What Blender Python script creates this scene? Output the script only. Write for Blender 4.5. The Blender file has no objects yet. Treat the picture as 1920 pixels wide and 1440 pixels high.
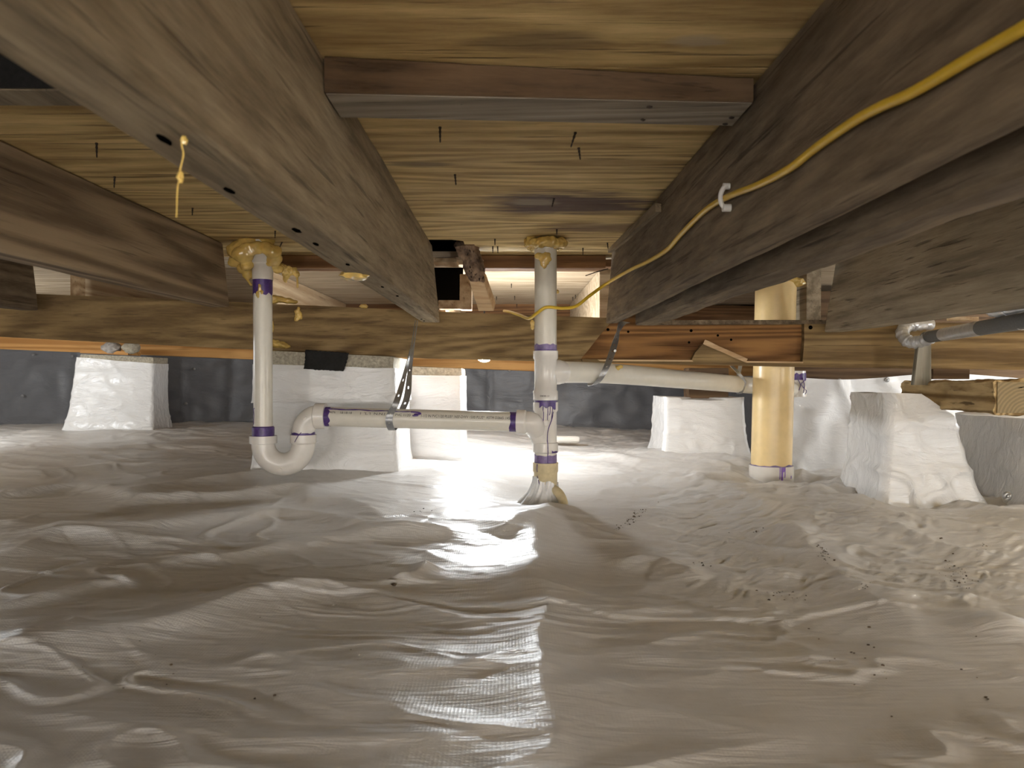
import bpy, bmesh, math, random
import numpy as np
from mathutils import Vector, Matrix, noise

sc = bpy.context.scene
COL = sc.collection
R = math.radians

# ------------------------------------------------------------------ camera
F = 1400.0                    # focal length in pixels of the 1920x1440 frame
CZ = 0.36                     # camera height above the ground sheet
PITCH = math.atan2(15, F)     # looking very slightly down
YAW = math.atan2(7, F)
cd = bpy.data.cameras.new('camera'); cam = bpy.data.objects.new('camera', cd); COL.objects.link(cam)
cd.sensor_width = 36.0; cd.lens = 36.0 * F / 1920.0; cd.clip_start = 0.02
cam.location = (0, 0, CZ); cam.rotation_euler = (R(90) - PITCH, 0, -YAW)
cd.dof.use_dof = True; cd.dof.focus_distance = 2.1; cd.dof.aperture_fstop = 11.0
sc.camera = cam
CM = cam.rotation_euler.to_matrix()
# ------------------------------------------------------------------ world, exposure
w = bpy.data.worlds.new('world'); sc.world = w; w.use_nodes = True
w.node_tree.nodes['Background'].inputs[0].default_value = (0.9, 0.8, 0.7, 1)
w.node_tree.nodes['Background'].inputs[1].default_value = 0.0
vs = sc.view_settings
vs.view_transform = 'Standard'; vs.look = 'None'; vs.exposure = 0.95; vs.gamma = 1.0; vs.use_curve_mapping = False
LAMP_MAIN, FILL_LEFT, FILL_RIGHT, FILL_SIDE, FILL_REAR = 250.0, 140.0, 300.0, 95.0, 165.0  # the seen bulb first, then the added fill bulbs


def P(px, py, Y):
    """the point at depth Y (metres from the camera along the joists) seen at pixel px,py"""
    d = CM @ Vector(((px - 960) / F, (720 - py) / F, -1))
    return Vector((0, 0, CZ)) + d * (Y / d.y)


def PZ(px, py, z):
    d = CM @ Vector(((px - 960) / F, (720 - py) / F, -1))
    return Vector((0, 0, CZ)) + d * ((z - CZ) / d.z)


# ------------------------------------------------------------------ node helpers / materials
class NT:
    def __init__(s, name):
        s.m = bpy.data.materials.new(name); s.m.use_nodes = True
        s.t = s.m.node_tree; s.t.nodes.clear()
        s.out = s.t.nodes.new('ShaderNodeOutputMaterial')
        s.b = s.t.nodes.new('ShaderNodeBsdfPrincipled')
        s.t.links.new(s.b.outputs[0], s.out.inputs[0])

    def set(s, n, k, v):
        i = n.inputs[k]
        if isinstance(v, bpy.types.NodeSocket): s.t.links.new(v, i)
        else:
            if i.type == 'RGBA' and len(v) == 3: v = (*v, 1)
            i.default_value = v

    def n(s, typ, ins=None, **pr):
        n = s.t.nodes.new(typ)
        for k, v in pr.items(): setattr(n, k, v)
        for k, v in (ins or {}).items(): s.set(n, k, v)
        return n

    def math(s, op, a, b=0.0, c=None, clamp=False):
        n = s.n('ShaderNodeMath', operation=op, use_clamp=clamp)
        s.set(n, 0, a); s.set(n, 1, b)
        if c is not None: s.set(n, 2, c)
        return n.outputs[0]

    def coord(s, rand=True):
        o = s.n('ShaderNodeTexCoord').outputs['Object']
        if not rand: return o
        r = s.n('ShaderNodeObjectInfo').outputs['Random']
        c = s.n('ShaderNodeVectorMath', operation='ADD'); s.set(c, 0, o)
        m = s.n('ShaderNodeVectorMath', operation='SCALE'); s.set(m, 0, (7.3, 3.1, 5.7)); s.set(m, 'Scale', r)
        s.set(c, 1, m.outputs[0]); return c.outputs[0]

    def mul(s, v, sc3):
        n = s.n('ShaderNodeVectorMath', operation='MULTIPLY'); s.set(n, 0, v); s.set(n, 1, sc3); return n.outputs[0]

    def noise(s, v, scale=1.0, detail=4, rough=0.55, dist=0.0):
        n = s.n('ShaderNodeTexNoise', {'Scale': scale, 'Detail': detail, 'Roughness': rough, 'Distortion': dist})
        s.set(n, 'Vector', v); return n.outputs['Fac']

    def ramp(s, f, stops):
        n = s.n('ShaderNodeValToRGB'); e = n.color_ramp.elements
        while len(e) < len(stops): e.new(0.5)
        for i, (p, c) in enumerate(stops):
            e[i].position = p; e[i].color = (*c, 1) if len(c) == 3 else c
        s.set(n, 'Fac', f); return n.outputs['Color']

    def mix(s, f, a, b, mode='MIX'):
        n = s.n('ShaderNodeMix', data_type='RGBA', blend_type=mode)
        s.set(n, 0, f); s.set(n, 6, a); s.set(n, 7, b); return n.outputs[2]

    def rng(s, v, a, b, c=0.0, d=1.0):
        n = s.n('ShaderNodeMapRange'); s.set(n, 0, v)
        for i, x in enumerate((a, b, c, d)): n.inputs[i + 1].default_value = x
        return n.outputs[0]

    def bump(s, h, strength, dist=0.002, normal=None):
        n = s.n('ShaderNodeBump', {'Strength': strength, 'Distance': dist}); s.set(n, 'Height', h)
        if normal is not None: s.set(n, 'Normal', normal)
        return n.outputs[0]

    def fin(s, color=None, rough=None, normal=None, **kw):
        if color is not None: s.set(s.b, 'Base Color', color)
        if rough is not None: s.set(s.b, 'Roughness', rough)
        if normal is not None: s.set(s.b, 'Normal', normal)
        for k, v in kw.items(): s.set(s.b, k.replace('_', ' '), v)
        return s.m


AX = {'X': (1, 0, 0), 'Y': (0, 1, 0), 'Z': (0, 0, 1)}


def stretch(axis, along, cross):
    return tuple(along if a else cross for a in AX[axis])


def wood(name, dark, light, axis='Y', ring=22.0, ringmix=0.35, stain=(0.05, 0.04, 0.03), stain_amt=0.5,
         rough=0.85, bump=0.5, cracks=0.5, knots=(), rand=True, fine=60, along=2.5, ral=0.22):
    s = NT(name); v = s.coord(rand)
    n1 = s.noise(s.mul(v, stretch(axis, along, fine)), 1.0, 8, 0.68)
    n2 = s.noise(s.mul(v, stretch(axis, ral, 7.0)), 1.0, 1.0, 0.4, 0.1)
    sn = s.math('SINE', s.math('MULTIPLY', n2, ring * 6.283))
    rg = s.rng(sn, -1, 1)
    f = s.math('ADD', s.math('MULTIPLY', n1, 1 - ringmix), s.math('MULTIPLY', rg, ringmix))
    c = s.ramp(f, [(0.34, dark), (0.66, light)])
    bl = s.noise(s.mul(v, stretch(axis, 2.0, 5.0)), 1.0, 5, 0.6)
    c = s.mix(s.rng(bl, 0.48, 0.75, 0, stain_amt), c, stain)
    ck = s.noise(s.mul(v, stretch(axis, 4.0, 110.0)), 1.0, 3, 0.5)
    ckm = s.rng(ck, 0.61, 0.70, 0, cracks)
    c = s.mix(ckm, c, (dark[0] * .25, dark[1] * .22, dark[2] * .2))
    wv = s.noise(v, 14.0, 4, 0.6)
    for (kx, ky, rx, ry, col, amt) in knots:
        sub = s.n('ShaderNodeVectorMath', operation='SUBTRACT'); s.set(sub, 0, s.coord(False)); s.set(sub, 1, (kx, ky, 0))
        ml = s.mul(sub.outputs[0], (1 / rx, 1 / ry, 0))
        ln = s.n('ShaderNodeVectorMath', operation='LENGTH'); s.set(ln, 0, ml)
        st = s.noise(s.mul(v, (6.0, 45.0, 6.0)), 1.0, 4, 0.6)
        dd = s.math('ADD', ln.outputs['Value'], s.math('MULTIPLY', s.math('SUBTRACT', st, 0.5), 1.6))
        c = s.mix(s.rng(dd, 1.05, 0.6, 0, amt), c, col)
    h = s.math('SUBTRACT', f, s.math('MULTIPLY', ckm, 1.2))
    nb = s.bump(h, bump, 0.004)
    return s.fin(c, s.rng(wv, 0.3, 0.7, rough - 0.1, min(1, rough + 0.1)), nb, Specular_IOR_Level=0.25)


def liner(name, col, rough=0.34, weave=0.15, crease=0.35, dirt=0.25):
    s = NT(name); v = s.coord(False)
    wx = s.n('ShaderNodeTexWave', {'Scale': 1.0, 'Distortion': 0.0}, wave_type='BANDS', bands_direction='X')
    s.set(wx, 'Vector', s.mul(v, (75, 75, 75)))
    wy = s.n('ShaderNodeTexWave', {'Scale': 1.0, 'Distortion': 0.0}, wave_type='BANDS', bands_direction='Y')
    s.set(wy, 'Vector', s.mul(v, (75, 75, 75)))
    big = s.noise(v, 3.0, 3, 0.5)
    wmask = s.rng(big, 0.35, 0.62, 0.35, 1.0)
    wh = s.math('MULTIPLY', s.math('MAXIMUM', wx.outputs['Fac'], wy.outputs['Fac']), wmask)
    cr = s.noise(s.mul(v, (6, 38, 20)), 1.0, 5, 0.62, 0.8)
    cr2 = s.noise(v, 60.0, 4, 0.6)
    b1 = s.bump(cr, crease, 0.012)
    b2 = s.bump(cr2, 0.10, 0.003, b1)
    b3 = s.bump(wh, weave, 0.0012, b2)
    sp = s.noise(v, 420.0, 2, 0.5)
    dn = s.noise(v, 2.3, 5, 0.6)
    f = s.math('MULTIPLY', s.rng(sp, 0.72, 0.80), s.rng(dn, 0.52, 0.75))
    c = s.mix(s.rng(cr2, 0.35, 0.7, 0.0, dirt), col, (col[0] * .82, col[1] * .79, col[2] * .74))
    rr = s.noise(v, 8.0, 3, 0.5)
    return s.fin(c, rough, b3, Specular_IOR_Level=0.5)


def plain(name, col, rough=0.5, metal=0.0, nscale=40.0, var=0.12, bump=0.0, **kw):
    s = NT(name); v = s.coord()
    n = s.noise(v, nscale, 4, 0.6)
    c = s.mix(s.rng(n, 0.3, 0.75), tuple(x * (1 - var) for x in col), tuple(min(1, x * (1 + var)) for x in col))
    nb = s.bump(n, bump, 0.003) if bump else None
    return s.fin(c, rough, nb, Metallic=metal, **kw)


M = {}
KN = []


def ceil_knot(px, py, rx, ry, col, amt):
    p = PZ(px, py, CZ + 0.373); KN.append((p.x, p.y, rx, ry, col, amt))


ceil_knot(1065, 383, 0.22, 0.115, (0.10, 0.06, 0.05), 0.95)
ceil_knot(1000, 379, 0.065, 0.035, (0.30, 0.24, 0.17), 0.85)
ceil_knot(1130, 427, 0.17, 0.06, (0.15, 0.09, 0.065), 0.6)
ceil_knot(780, 308, 0.07, 0.02, (0.15, 0.12, 0.08), 0.55)
ceil_knot(1000, 80, 0.085, 0.032, (0.13, 0.085, 0.05), 0.55)
ceil_knot(1310, 75, 0.04, 0.018, (0.5, 0.42, 0.32), 0.55)
M['ply'] = wood('plywood', (0.37, 0.245, 0.095), (0.74, 0.55, 0.255), 'X', 9, 0.22, (0.22, 0.14, 0.07), 0.4, 0.75, 0.55, 0.85, KN, False, 62, 7.0, 0.9)
M['ply_new'] = wood('plywood_pale', (0.33, 0.25, 0.16), (0.56, 0.46, 0.33), 'X', 9, 0.2, (0.4, 0.3, 0.18), 0.3, 0.75, 0.3, 0.45, (), False, 60, 6.0, 0.8)
M['joist'] = wood('joist_wood', (0.17, 0.127, 0.076), (0.38, 0.30, 0.195), 'Y', 10, 0.10, (0.15, 0.10, 0.06), 0.5, 0.9, 0.6, 0.5, (), True, 70, 6.0)
M['joist_grain'] = wood('joist_grained', (0.17, 0.118, 0.07), (0.36, 0.265, 0.165), 'Y', 17, 0.32, (0.10, 0.07, 0.045), 0.4, 0.9, 0.4, 0.4)
M['joist_dark'] = wood('joist_dark', (0.09, 0.065, 0.04), (0.235, 0.175, 0.112), 'Y', 10, 0.10, (0.07, 0.047, 0.03), 0.6, 0.9, 0.6, 0.5, (), True, 60, 7.0)
M['grey_x'] = wood('grey_weathered_board', (0.20, 0.165, 0.125), (0.40, 0.345, 0.275), 'X', 10, 0.15, (0.16, 0.13, 0.10), 0.5, 0.9, 0.5, 0.6)
M['joist_grey'] = wood('joist_grey', (0.19, 0.15, 0.10), (0.40, 0.33, 0.235), 'Y', 8, 0.15, (0.05, 0.045, 0.04), 0.65, 0.9, 0.6, 0.6)
M['girder'] = wood('girder_wood', (0.12, 0.074, 0.03), (0.29, 0.195, 0.088), 'X', 16, 0.2, (0.10, 0.065, 0.03), 0.35, 0.8, 0.4, 0.4)
M['girder_in'] = wood('girder_inner', (0.13, 0.058, 0.018), (0.30, 0.15, 0.05), 'X', 18, 0.3, (0.08, 0.04, 0.02), 0.3, 0.85, 0.4, 0.5)
M['fresh'] = wood('fresh_split_wood', (0.42, 0.26, 0.13), (0.62, 0.45, 0.27), 'X', 6, 0.08, (0.35, 0.2, 0.1), 0.2, 0.8, 0.3, 0.3)
M['block_brown'] = wood('block_brown', (0.065, 0.038, 0.02), (0.16, 0.10, 0.055), 'X', 14, 0.2, (0.06, 0.035, 0.02), 0.5, 0.85, 0.3, 0.4)
M['block_red'] = wood('block_red', (0.13, 0.062, 0.026), (0.27, 0.14, 0.06), 'X', 16, 0.25, (0.09, 0.04, 0.02), 0.3, 0.8, 0.3, 0.4)
M['orange'] = wood('sill_orange', (0.42, 0.20, 0.06), (0.62, 0.34, 0.12), 'X', 18, 0.4, (0.35, 0.17, 0.05), 0.3, 0.75, 0.2, 0.3)
M['pale_y'] = wood('pale_joist', (0.33, 0.22, 0.12), (0.54, 0.41, 0.26), 'Y', 12, 0.25, (0.3, 0.18, 0.1), 0.3, 0.8, 0.3, 0.4)
M['rot'] = wood('rotten_wood', (0.06, 0.035, 0.022), (0.36, 0.24, 0.155), 'Y', 9, 0.1, (0.05, 0.03, 0.02), 0.7, 0.95, 1.0, 1.0, (), True, 45)
M['timber_old'] = wood('old_timber', (0.20, 0.125, 0.05), (0.50, 0.36, 0.18), 'Y', 16, 0.35, (0.09, 0.06, 0.03), 0.5, 0.9, 0.7, 0.7)
M['grey_wood'] = wood('grey_shim', (0.16, 0.145, 0.11), (0.33, 0.30, 0.24), 'Z', 18, 0.4, (0.2, 0.18, 0.14), 0.3, 0.9, 0.4, 0.3)
M['void'] = plain('recess_shade', (0.003, 0.0025, 0.002), 1.0, 0, 40, .1, 0, Specular_IOR_Level=0.0)  # near-black, the darkness of recesses and holes is put into the colour
M['liner'] = liner('ground_liner', (0.68, 0.665, 0.645), 0.33)
M['liner_wall'] = liner('white_wall_liner', (0.80, 0.80, 0.80), 0.38, 0.05, 0.4, 0.1)
M['liner_wrap'] = liner('white_pier_wrap', (0.77, 0.765, 0.755), 0.26, 0.05, 0.8, 0.1)
M['liner_grey'] = liner('grey_wall_sheet', (0.12, 0.122, 0.13), 0.45, 0.05, 0.5, 0.1)
M['pvc'] = plain('white_pvc', (0.68, 0.64, 0.55), 0.28, 0, 25, 0.05)
M['pvc_fit'] = plain('white_pvc_fitting', (0.70, 0.66, 0.60), 0.24, 0, 25, 0.05)
M['pvc_cream'] = plain('cream_pvc', (0.60, 0.50, 0.30), 0.4, 0, 60, 0.15)
M['pvc_yellow'] = plain('yellow_pvc', (0.78, 0.58, 0.28), 0.32, 0, 18, 0.08)
M['primer'] = plain('purple_primer', (0.075, 0.035, 0.17), 0.4, 0, 80, 0.5)
M['primer_light'] = plain('purple_primer_thin', (0.20, 0.14, 0.30), 0.4, 0, 50, 0.4)
M['foam'] = plain('spray_foam', (0.66, 0.45, 0.13), 0.2, 0, 30, 0.25, 0.15, Subsurface_Weight=0.15, Subsurface_Radius=(0.02, 0.012, 0.004), Subsurface_Scale=0.3, Coat_Weight=0.5, Coat_Roughness=0.12)
M['steel'] = plain('galvanised_steel', (0.34, 0.34, 0.34), 0.45, 0.85, 60, 0.2)
M['rust'] = plain('dark_screw_steel', (0.05, 0.035, 0.025), 0.7, 0.4, 90, 0.4)
M['cable'] = plain('yellow_cable', (0.66, 0.43, 0.03), 0.38, 0, 30, 0.06)
M['clip'] = plain('white_plastic', (0.72, 0.70, 0.67), 0.4)
M['insul'] = plain('grey_foam_insulation', (0.15, 0.15, 0.15), 0.85, 0, 300, 0.2, 0.3)
M['tape'] = plain('silver_tape', (0.55, 0.56, 0.58), 0.28, 0.5, 60, 0.15, 0.5)
M['conc'] = plain('concrete_block', (0.40, 0.36, 0.28), 0.95, 0, 120, 0.35, 0.6)
M['stone'] = plain('grey_stone', (0.34, 0.31, 0.28), 0.95, 0, 60, 0.4, 0.8)
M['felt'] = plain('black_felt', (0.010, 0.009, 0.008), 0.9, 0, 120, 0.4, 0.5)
M['dirt'] = plain('dirt_crumbs', (0.09, 0.06, 0.035), 0.95, 0, 60, 0.4)
M['ink'] = plain('black_print', (0.05, 0.045, 0.04), 0.6)
M['black'] = plain('black_plastic', (0.02, 0.02, 0.02), 0.5)


def lampmat(name, col, strength):
    s = NT(name); return s.fin((0.9, 0.88, 0.85), 0.3, None, Emission_Color=(*col, 1), Emission_Strength=strength)


# ------------------------------------------------------------------ mesh builder
class MB:
    def __init__(s): s.v = []; s.f = []

    def add(s, v, f):
        o = len(s.v); s.v += [Vector(x) for x in v]; s.f += [tuple(i + o for i in q) for q in f]; return s

    def prism(s, poly, ext):
        n = len(poly); ext = Vector(ext); a = [Vector(p) for p in poly]
        nn = Vector((0, 0, 0))
        for i in range(n): nn += a[i].cross(a[(i + 1) % n])
        if nn.dot(ext) > 0: a.reverse()
        f = [tuple(range(n)), tuple(range(2 * n - 1, n - 1, -1))]
        f += [(i, i + n, (i + 1) % n + n, (i + 1) % n) for i in range(n)]
        # orientation: front cap looks against ext
        f = [tuple(reversed(q)) if i >= 2 else q for i, q in enumerate(f)]
        return s.add(a + [p + ext for p in a], f)

    def hexa(s, A, B):
        """A, B: four corners each (bl, br, tr, tl) seen from the near end"""
        return s.add(list(A) + list(B), [(0, 1, 2, 3), (7, 6, 5, 4), (0, 4, 5, 1), (1, 5, 6, 2), (2, 6, 7, 3), (3, 7, 4, 0)])

    def timber(s, A, B, steps=40, ch=0.004, rough=0.0012, seed=0, bow=0.0, endcut=None, per=4, freq=22.0):
        """squared timber from section A to section B with worn corners and an uneven surface"""
        A = [Vector(p) for p in A]; B = [Vector(p) for p in B]
        rings = []
        for k in range(steps + 1):
            t = k / steps
            c = [A[i].lerp(B[i], t) for i in range(4)]
            ring = []
            for i in range(4):
                p, q = c[i], c[(i + 1) % 4]
                L = (q - p).length; e = (q - p) / max(L, 1e-6)
                j = 1 + 0.7 * noise.noise(Vector((t * 9 + seed, i * 3.1, seed * 1.7)))
                for u in range(per):
                    d = ch * j + (L - 2 * ch * j) * u / (per - 1)
                    ring.append(p + e * d)
            cen = (c[0] + c[1] + c[2] + c[3]) / 4
            out = []
            for p in ring:
                nv = Vector((p.x * freq, p.y * freq * .35, p.z * freq)) + Vector((seed, seed * 2, 0))
                dd = (p - cen).normalized()
                out.append(p + dd * (rough * noise.fractal(nv, 0.9, 2.1, 3)) + Vector((0, 0, bow * math.sin(t * math.pi))))
            rings.append(out)
        n = len(rings[0]); v = [p for r in rings for p in r]; f = []
        for k in range(steps):
            for i in range(n):
                a, b = k * n + i, k * n + (i + 1) % n
                f.append((a, a + n, b + n, b))
        f.append(tuple(range(n))); f.append(tuple(reversed([steps * n + i for i in range(n)])))
        return s.add(v, f)

    def sweep(s, pts, rad, n=24, cap=True, flat=None):
        pts = [Vector(p) for p in pts]
        if not isinstance(rad, (list, tuple)): rad = [rad] * len(pts)
        m = len(pts); tan = []
        for i in range(m):
            j = i
            while j < m - 1 and (pts[j + 1] - pts[i]).length < 1e-7: j += 1
            k = i
            while k > 0 and (pts[i] - pts[k - 1]).length < 1e-7: k -= 1
            a = pts[min(j + 1, m - 1)] - pts[i] if (pts[min(j + 1, m - 1)] - pts[i]).length > 1e-7 else Vector()
            b = pts[i] - pts[max(k - 1, 0)] if (pts[i] - pts[max(k - 1, 0)]).length > 1e-7 else Vector()
            t = (a.normalized() if a.length else a) + (b.normalized() if b.length else b)
            tan.append(t.normalized())
        u = tan[0].orthogonal().normalized()
        if flat is not None: u = (Vector(flat) - tan[0] * Vector(flat).dot(tan[0])).normalized()
        v = []; f = []
        for i in range(m):
            u = (u - tan[i] * u.dot(tan[i])).normalized(); w_ = tan[i].cross(u)
            for k in range(n):
                a = 2 * math.pi * k / n
                v.append(pts[i] + (u * math.cos(a) + w_ * math.sin(a)) * rad[i])
        for i in range(m - 1):
            for k in range(n):
                a, b = i * n + k, i * n + (k + 1) % n
                f.append((a, b, b + n, a + n))
        if cap:
            f.append(tuple(reversed(range(n)))); f.append(tuple((m - 1) * n + k for k in range(n)))
        return s.add(v, f)

    def lathe(s, p0, d, prof, n=32, cap=True):
        p0 = Vector(p0); d = Vector(d).normalized()
        return s.sweep([p0 + d * t for t, r in prof], [r for t, r in prof], n, cap)

    def blob(s, c, r, seed=0, amp=0.25, freq=2.0, sub=3):
        bm = bmesh.new(); bmesh.ops.create_icosphere(bm, subdivisions=sub, radius=1.0)
        c = Vector(c); r = Vector(r) if hasattr(r, '__len__') else Vector((r, r, r))
        v = []
        for x in bm.verts:
            p = x.co.copy(); k = 1 + amp * noise.fractal(p * freq + Vector((seed * 3.7, seed, -seed)), 0.8, 2.0, 3)
            v.append(c + Vector((p.x * r.x, p.y * r.y, p.z * r.z)) * k)
        bm.verts.index_update()
        f = [tuple(q.index for q in g.verts) for g in bm.faces]
        bm.free(); return s.add(v, f)

    def ribbon(s, pts, wid, th=0.0012, hole=None):
        """flat strap along pts; wid: half-width vectors; hole = every n-th step leaves a slot in the middle"""
        pts = [Vector(p) for p in pts]; wid = [Vector(x) for x in wid]; m = len(pts)
        v = []; f = []
        cols = (-1, -0.24, 0.24, 1)
        nrm = []
        for i in range(m):
            t = (pts[min(i + 1, m - 1)] - pts[max(i - 1, 0)]).normalized()
            nrm.append(t.cross(wid[i]).normalized() * th * .5)
        for sg in (1, -1):
            for i in range(m):
                for c in cols: v.append(pts[i] + wid[i] * c + nrm[i] * sg)
        o = 4 * m

        def q(i, c, L): return i * 4 + c + (o if L else 0)
        for i in range(m - 1):
            hl = hole and (i % hole == hole // 2)
            for c in range(3):
                if hl and c == 1: continue
                f.append((q(i, c, 0), q(i, c + 1, 0), q(i + 1, c + 1, 0), q(i + 1, c, 0)))
                f.append((q(i, c, 1), q(i + 1, c, 1), q(i + 1, c + 1, 1), q(i, c + 1, 1)))
            f.append((q(i, 0, 0), q(i + 1, 0, 0), q(i + 1, 0, 1), q(i, 0, 1)))
            f.append((q(i, 3, 0), q(i, 3, 1), q(i + 1, 3, 1), q(i + 1, 3, 0)))
        for i in (0, m - 1):
            f.append((q(i, 0, 0), q(i, 3, 0), q(i, 3, 1), q(i, 0, 1)))
        return s.add(v, f)

    def wrap(s, base, top, ns=26, nv=22, amp=0.008, flare=0.03, seed=0, rc=0.012, freq=9.0, topf=None, fpow=5):
        """loose sheet around a block: base/top are rectangles (x0,x1,y0,y1,z)"""
        bx0, bx1, by0, by1, bz = base; tx0, tx1, ty0, ty1, tz = top
        par = []
        for i in range(ns): par.append((i / ns, 0, 0, -1))
        for i in range(ns): par.append((1, i / ns, 1, 0))
        for i in range(ns): par.append((1 - i / ns, 1, 0, 1))
        for i in range(ns): par.append((0, 1 - i / ns, -1, 0))
        n = len(par); v = []; f = []
        for k in range(nv + 1):
            t = k / nv
            fl = flare * (1 - t) ** fpow
            x0 = bx0 + (tx0 - bx0) * t - fl; x1 = bx1 + (tx1 - bx1) * t + fl
            y0 = by0 + (ty0 - by0) * t - fl; y1 = by1 + (ty1 - by1) * t + fl
            for (a, b, nx, ny) in par:
                x = x0 + (x1 - x0) * a; y = y0 + (y1 - y0) * b
                ztop = tz if topf is None else topf(a, b)
                z = bz + (ztop - bz) * t
                # rounded corner
                ex = min(a, 1 - a) * (x1 - x0); ey = min(b, 1 - b) * (y1 - y0)
                cc = max(0, rc - (ex + ey)) / rc
                x += (0.5 - a) * cc * rc * .7; y += (0.5 - b) * cc * rc * .7
                pv = Vector((x, y, z)) * freq + Vector((seed, -seed, seed * .5))
                rd = 1 - abs(noise.noise(pv + Vector((0, 0, 1)) * noise.noise(pv * .7) * 1.5)) * 2
                sk = Vector((pv.x * .9 + pv.z * 1.3, pv.y * .9 - pv.z * 1.0, pv.z * .5 - pv.x * .2)) * .8 + Vector((1, 1, 1)) * noise.noise(pv * .5) * 1.2
                c1 = max(0, 1 - abs(noise.noise(sk)) * 5) ** 1.5
                c2 = max(0, 1 - abs(noise.noise(Vector((sk.z * 2.2, sk.x * 1.1, sk.y)) + Vector((7, 3, 1)))) * 6) ** 1.5
                d = amp * (0.10 * rd + 0.50 * c1 + 0.28 * c2 + 0.5 * noise.noise(pv * .6)) * (1.15 - 0.4 * t)
                v.append(Vector((x + nx * d, y + ny * d, z + (amp * .4 * noise.noise(pv * 1.3) if 0 < k else 0))))
        for k in range(nv):
            for i in range(n):
                a, b = k * n + i, k * n + (i + 1) % n
                f.append((a, b, b + n, a + n))
        c = sum((v[nv * n + i] for i in range(n)), Vector()) / n
        v.append(c)
        for i in range(n): f.append((nv * n + i, nv * n + (i + 1) % n, len(v) - 1))
        return s.add(v, f)

    def build(s, name, mat, parent=None, smooth=True, angle=40, fix=False, mods=()):
        me = bpy.data.meshes.new(name)
        off = parent_loc(parent)
        vv = [p - off for p in s.v]
        me.from_pydata(vv, [], s.f); me.update()
        if fix:
            bm = bmesh.new(); bm.from_mesh(me); bmesh.ops.recalc_face_normals(bm, faces=bm.faces); bm.to_mesh(me); bm.free()
        me.materials.append(M[mat] if isinstance(mat, str) else mat)
        if smooth:
            me.polygons.foreach_set('use_smooth', [True] * len(me.polygons))
            try: me.set_sharp_from_angle(angle=R(angle))
            except Exception: pass
        o = bpy.data.objects.new(name, me); COL.objects.link(o)
        if parent is not None: o.parent = parent
        return o


def parent_loc(p):
    t = Vector((0, 0, 0))
    while p is not None:
        t = t + p.location; p = p.parent
    return t


def tag(o, label, cat, group=None):
    o['label'] = label; o['category'] = cat
    if group: o['group'] = group
    return o


def thing(name, label, cat, loc, group=None):
    o = bpy.data.objects.new(name, None); COL.objects.link(o)
    o.location = loc; o.empty_display_size = 0.05
    return tag(o, label, cat, group)


def struct(o): o['kind'] = 'structure'; return o


def remesh(o, vox=0.0025):
    m = o.modifiers.new('remesh', 'REMESH'); m.mode = 'VOXEL'; m.voxel_size = vox; m.use_smooth_shade = True
    q = o.modifiers.new('soften', 'SMOOTH'); q.factor = .5; q.iterations = 5
    return o


def smoothpath(pts, n=8):
    pts = [Vector(p) for p in pts]; out = []
    for i in range(len(pts) - 1):
        p0 = pts[max(i - 1, 0)]; p1 = pts[i]; p2 = pts[i + 1]; p3 = pts[min(i + 2, len(pts) - 1)]
        for k in range(n):
            t = k / n
            out.append(0.5 * ((2 * p1) + (p2 - p0) * t + (2 * p0 - 5 * p1 + 4 * p2 - p3) * t * t + (3 * p1 - p0 - 3 * p2 + p3) * t ** 3))
    out.append(pts[-1]); return out


def sec(x0, x1, y, z0, z1): return [(x0, y, z0), (x1, y, z0), (x1, y, z1), (x0, y, z1)]


# ================================================================== THE SETTING
SUB = CZ + 0.373               # underside of the subfloor
YW = 3.95                      # back wall
YR = 3.0                       # white right-hand wall


# ---- numpy noise for the ground sheet
def vnoise(x, y, seed=0):
    xi = np.floor(x).astype(np.int64); yi = np.floor(y).astype(np.int64); xf = x - xi; yf = y - yi

    def h(a, b):
        k = (a * 374761393 + b * 668265263 + seed * 1274126177) & 0xFFFFFFFF
        k = ((k ^ (k >> 13)) * 1274126177) & 0xFFFFFFFF
        k = k ^ (k >> 16)
        return (k & 0xFFFF) / 32767.5 - 1.0
    u = xf * xf * xf * (xf * (xf * 6 - 15) + 10); v = yf * yf * yf * (yf * (yf * 6 - 15) + 10)
    return (h(xi, yi) * (1 - u) + h(xi + 1, yi) * u) * (1 - v) + (h(xi, yi + 1) * (1 - u) + h(xi + 1, yi + 1) * u) * v


def fbm(x, y, o=4, seed=0):
    a = 0; s = 1.0; t = 0
    for i in range(o):
        a = a + s * vnoise(x * 2 ** i, y * 2 ** i, seed + i); t += s; s *= .5
    return a / t


CTRL = [(-.55, 2.28, -.287), (-.30, 2.3, -.29), (-.8, 2.3, -.283), (-1.85, 3.4, -.252), (-1.2, 3.5, -.25), (-.4, 3.3, -.25), (-2, YW, -.25), (0, YW, -.255),
        (.9, YW, -.28), (.6, 2.9, -.30), (.8, 2.8, -.30), (.95, 2.6, -.385), (1.2, YR, -.40), (1.7, YR, -.38), (1.25, 2.3, -.39), (1.6, 2.0, -.37),
        (.1, 2.03, -.355), (.3, 2.3, -.35), (.5, 2.0, -.365), (.8, 1.85, -.345), (-1.3, 1.9, -.31), (-.8, 1.8, -.32), (-.4, 1.8, -.335), (-1.6, 2.6, -.27),
        (-.5, 1.35, -.36), (0, 1.4, -.365), (.5, 1.4, -.37), (1.0, 1.4, -.36), (-1, 1.3, -.345), (0, .9, -.36), (-.5, .8, -.36), (.5, .8, -.36), (0, .4, -.36),
        (-1, .5, -.36), (1, .5, -.36), (0, -.5, -.36), (-2, 0, -.36), (2, 0, -.36), (-2, 1.5, -.32), (2, 1.5, -.36), (0, -2, -.36)]


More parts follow.
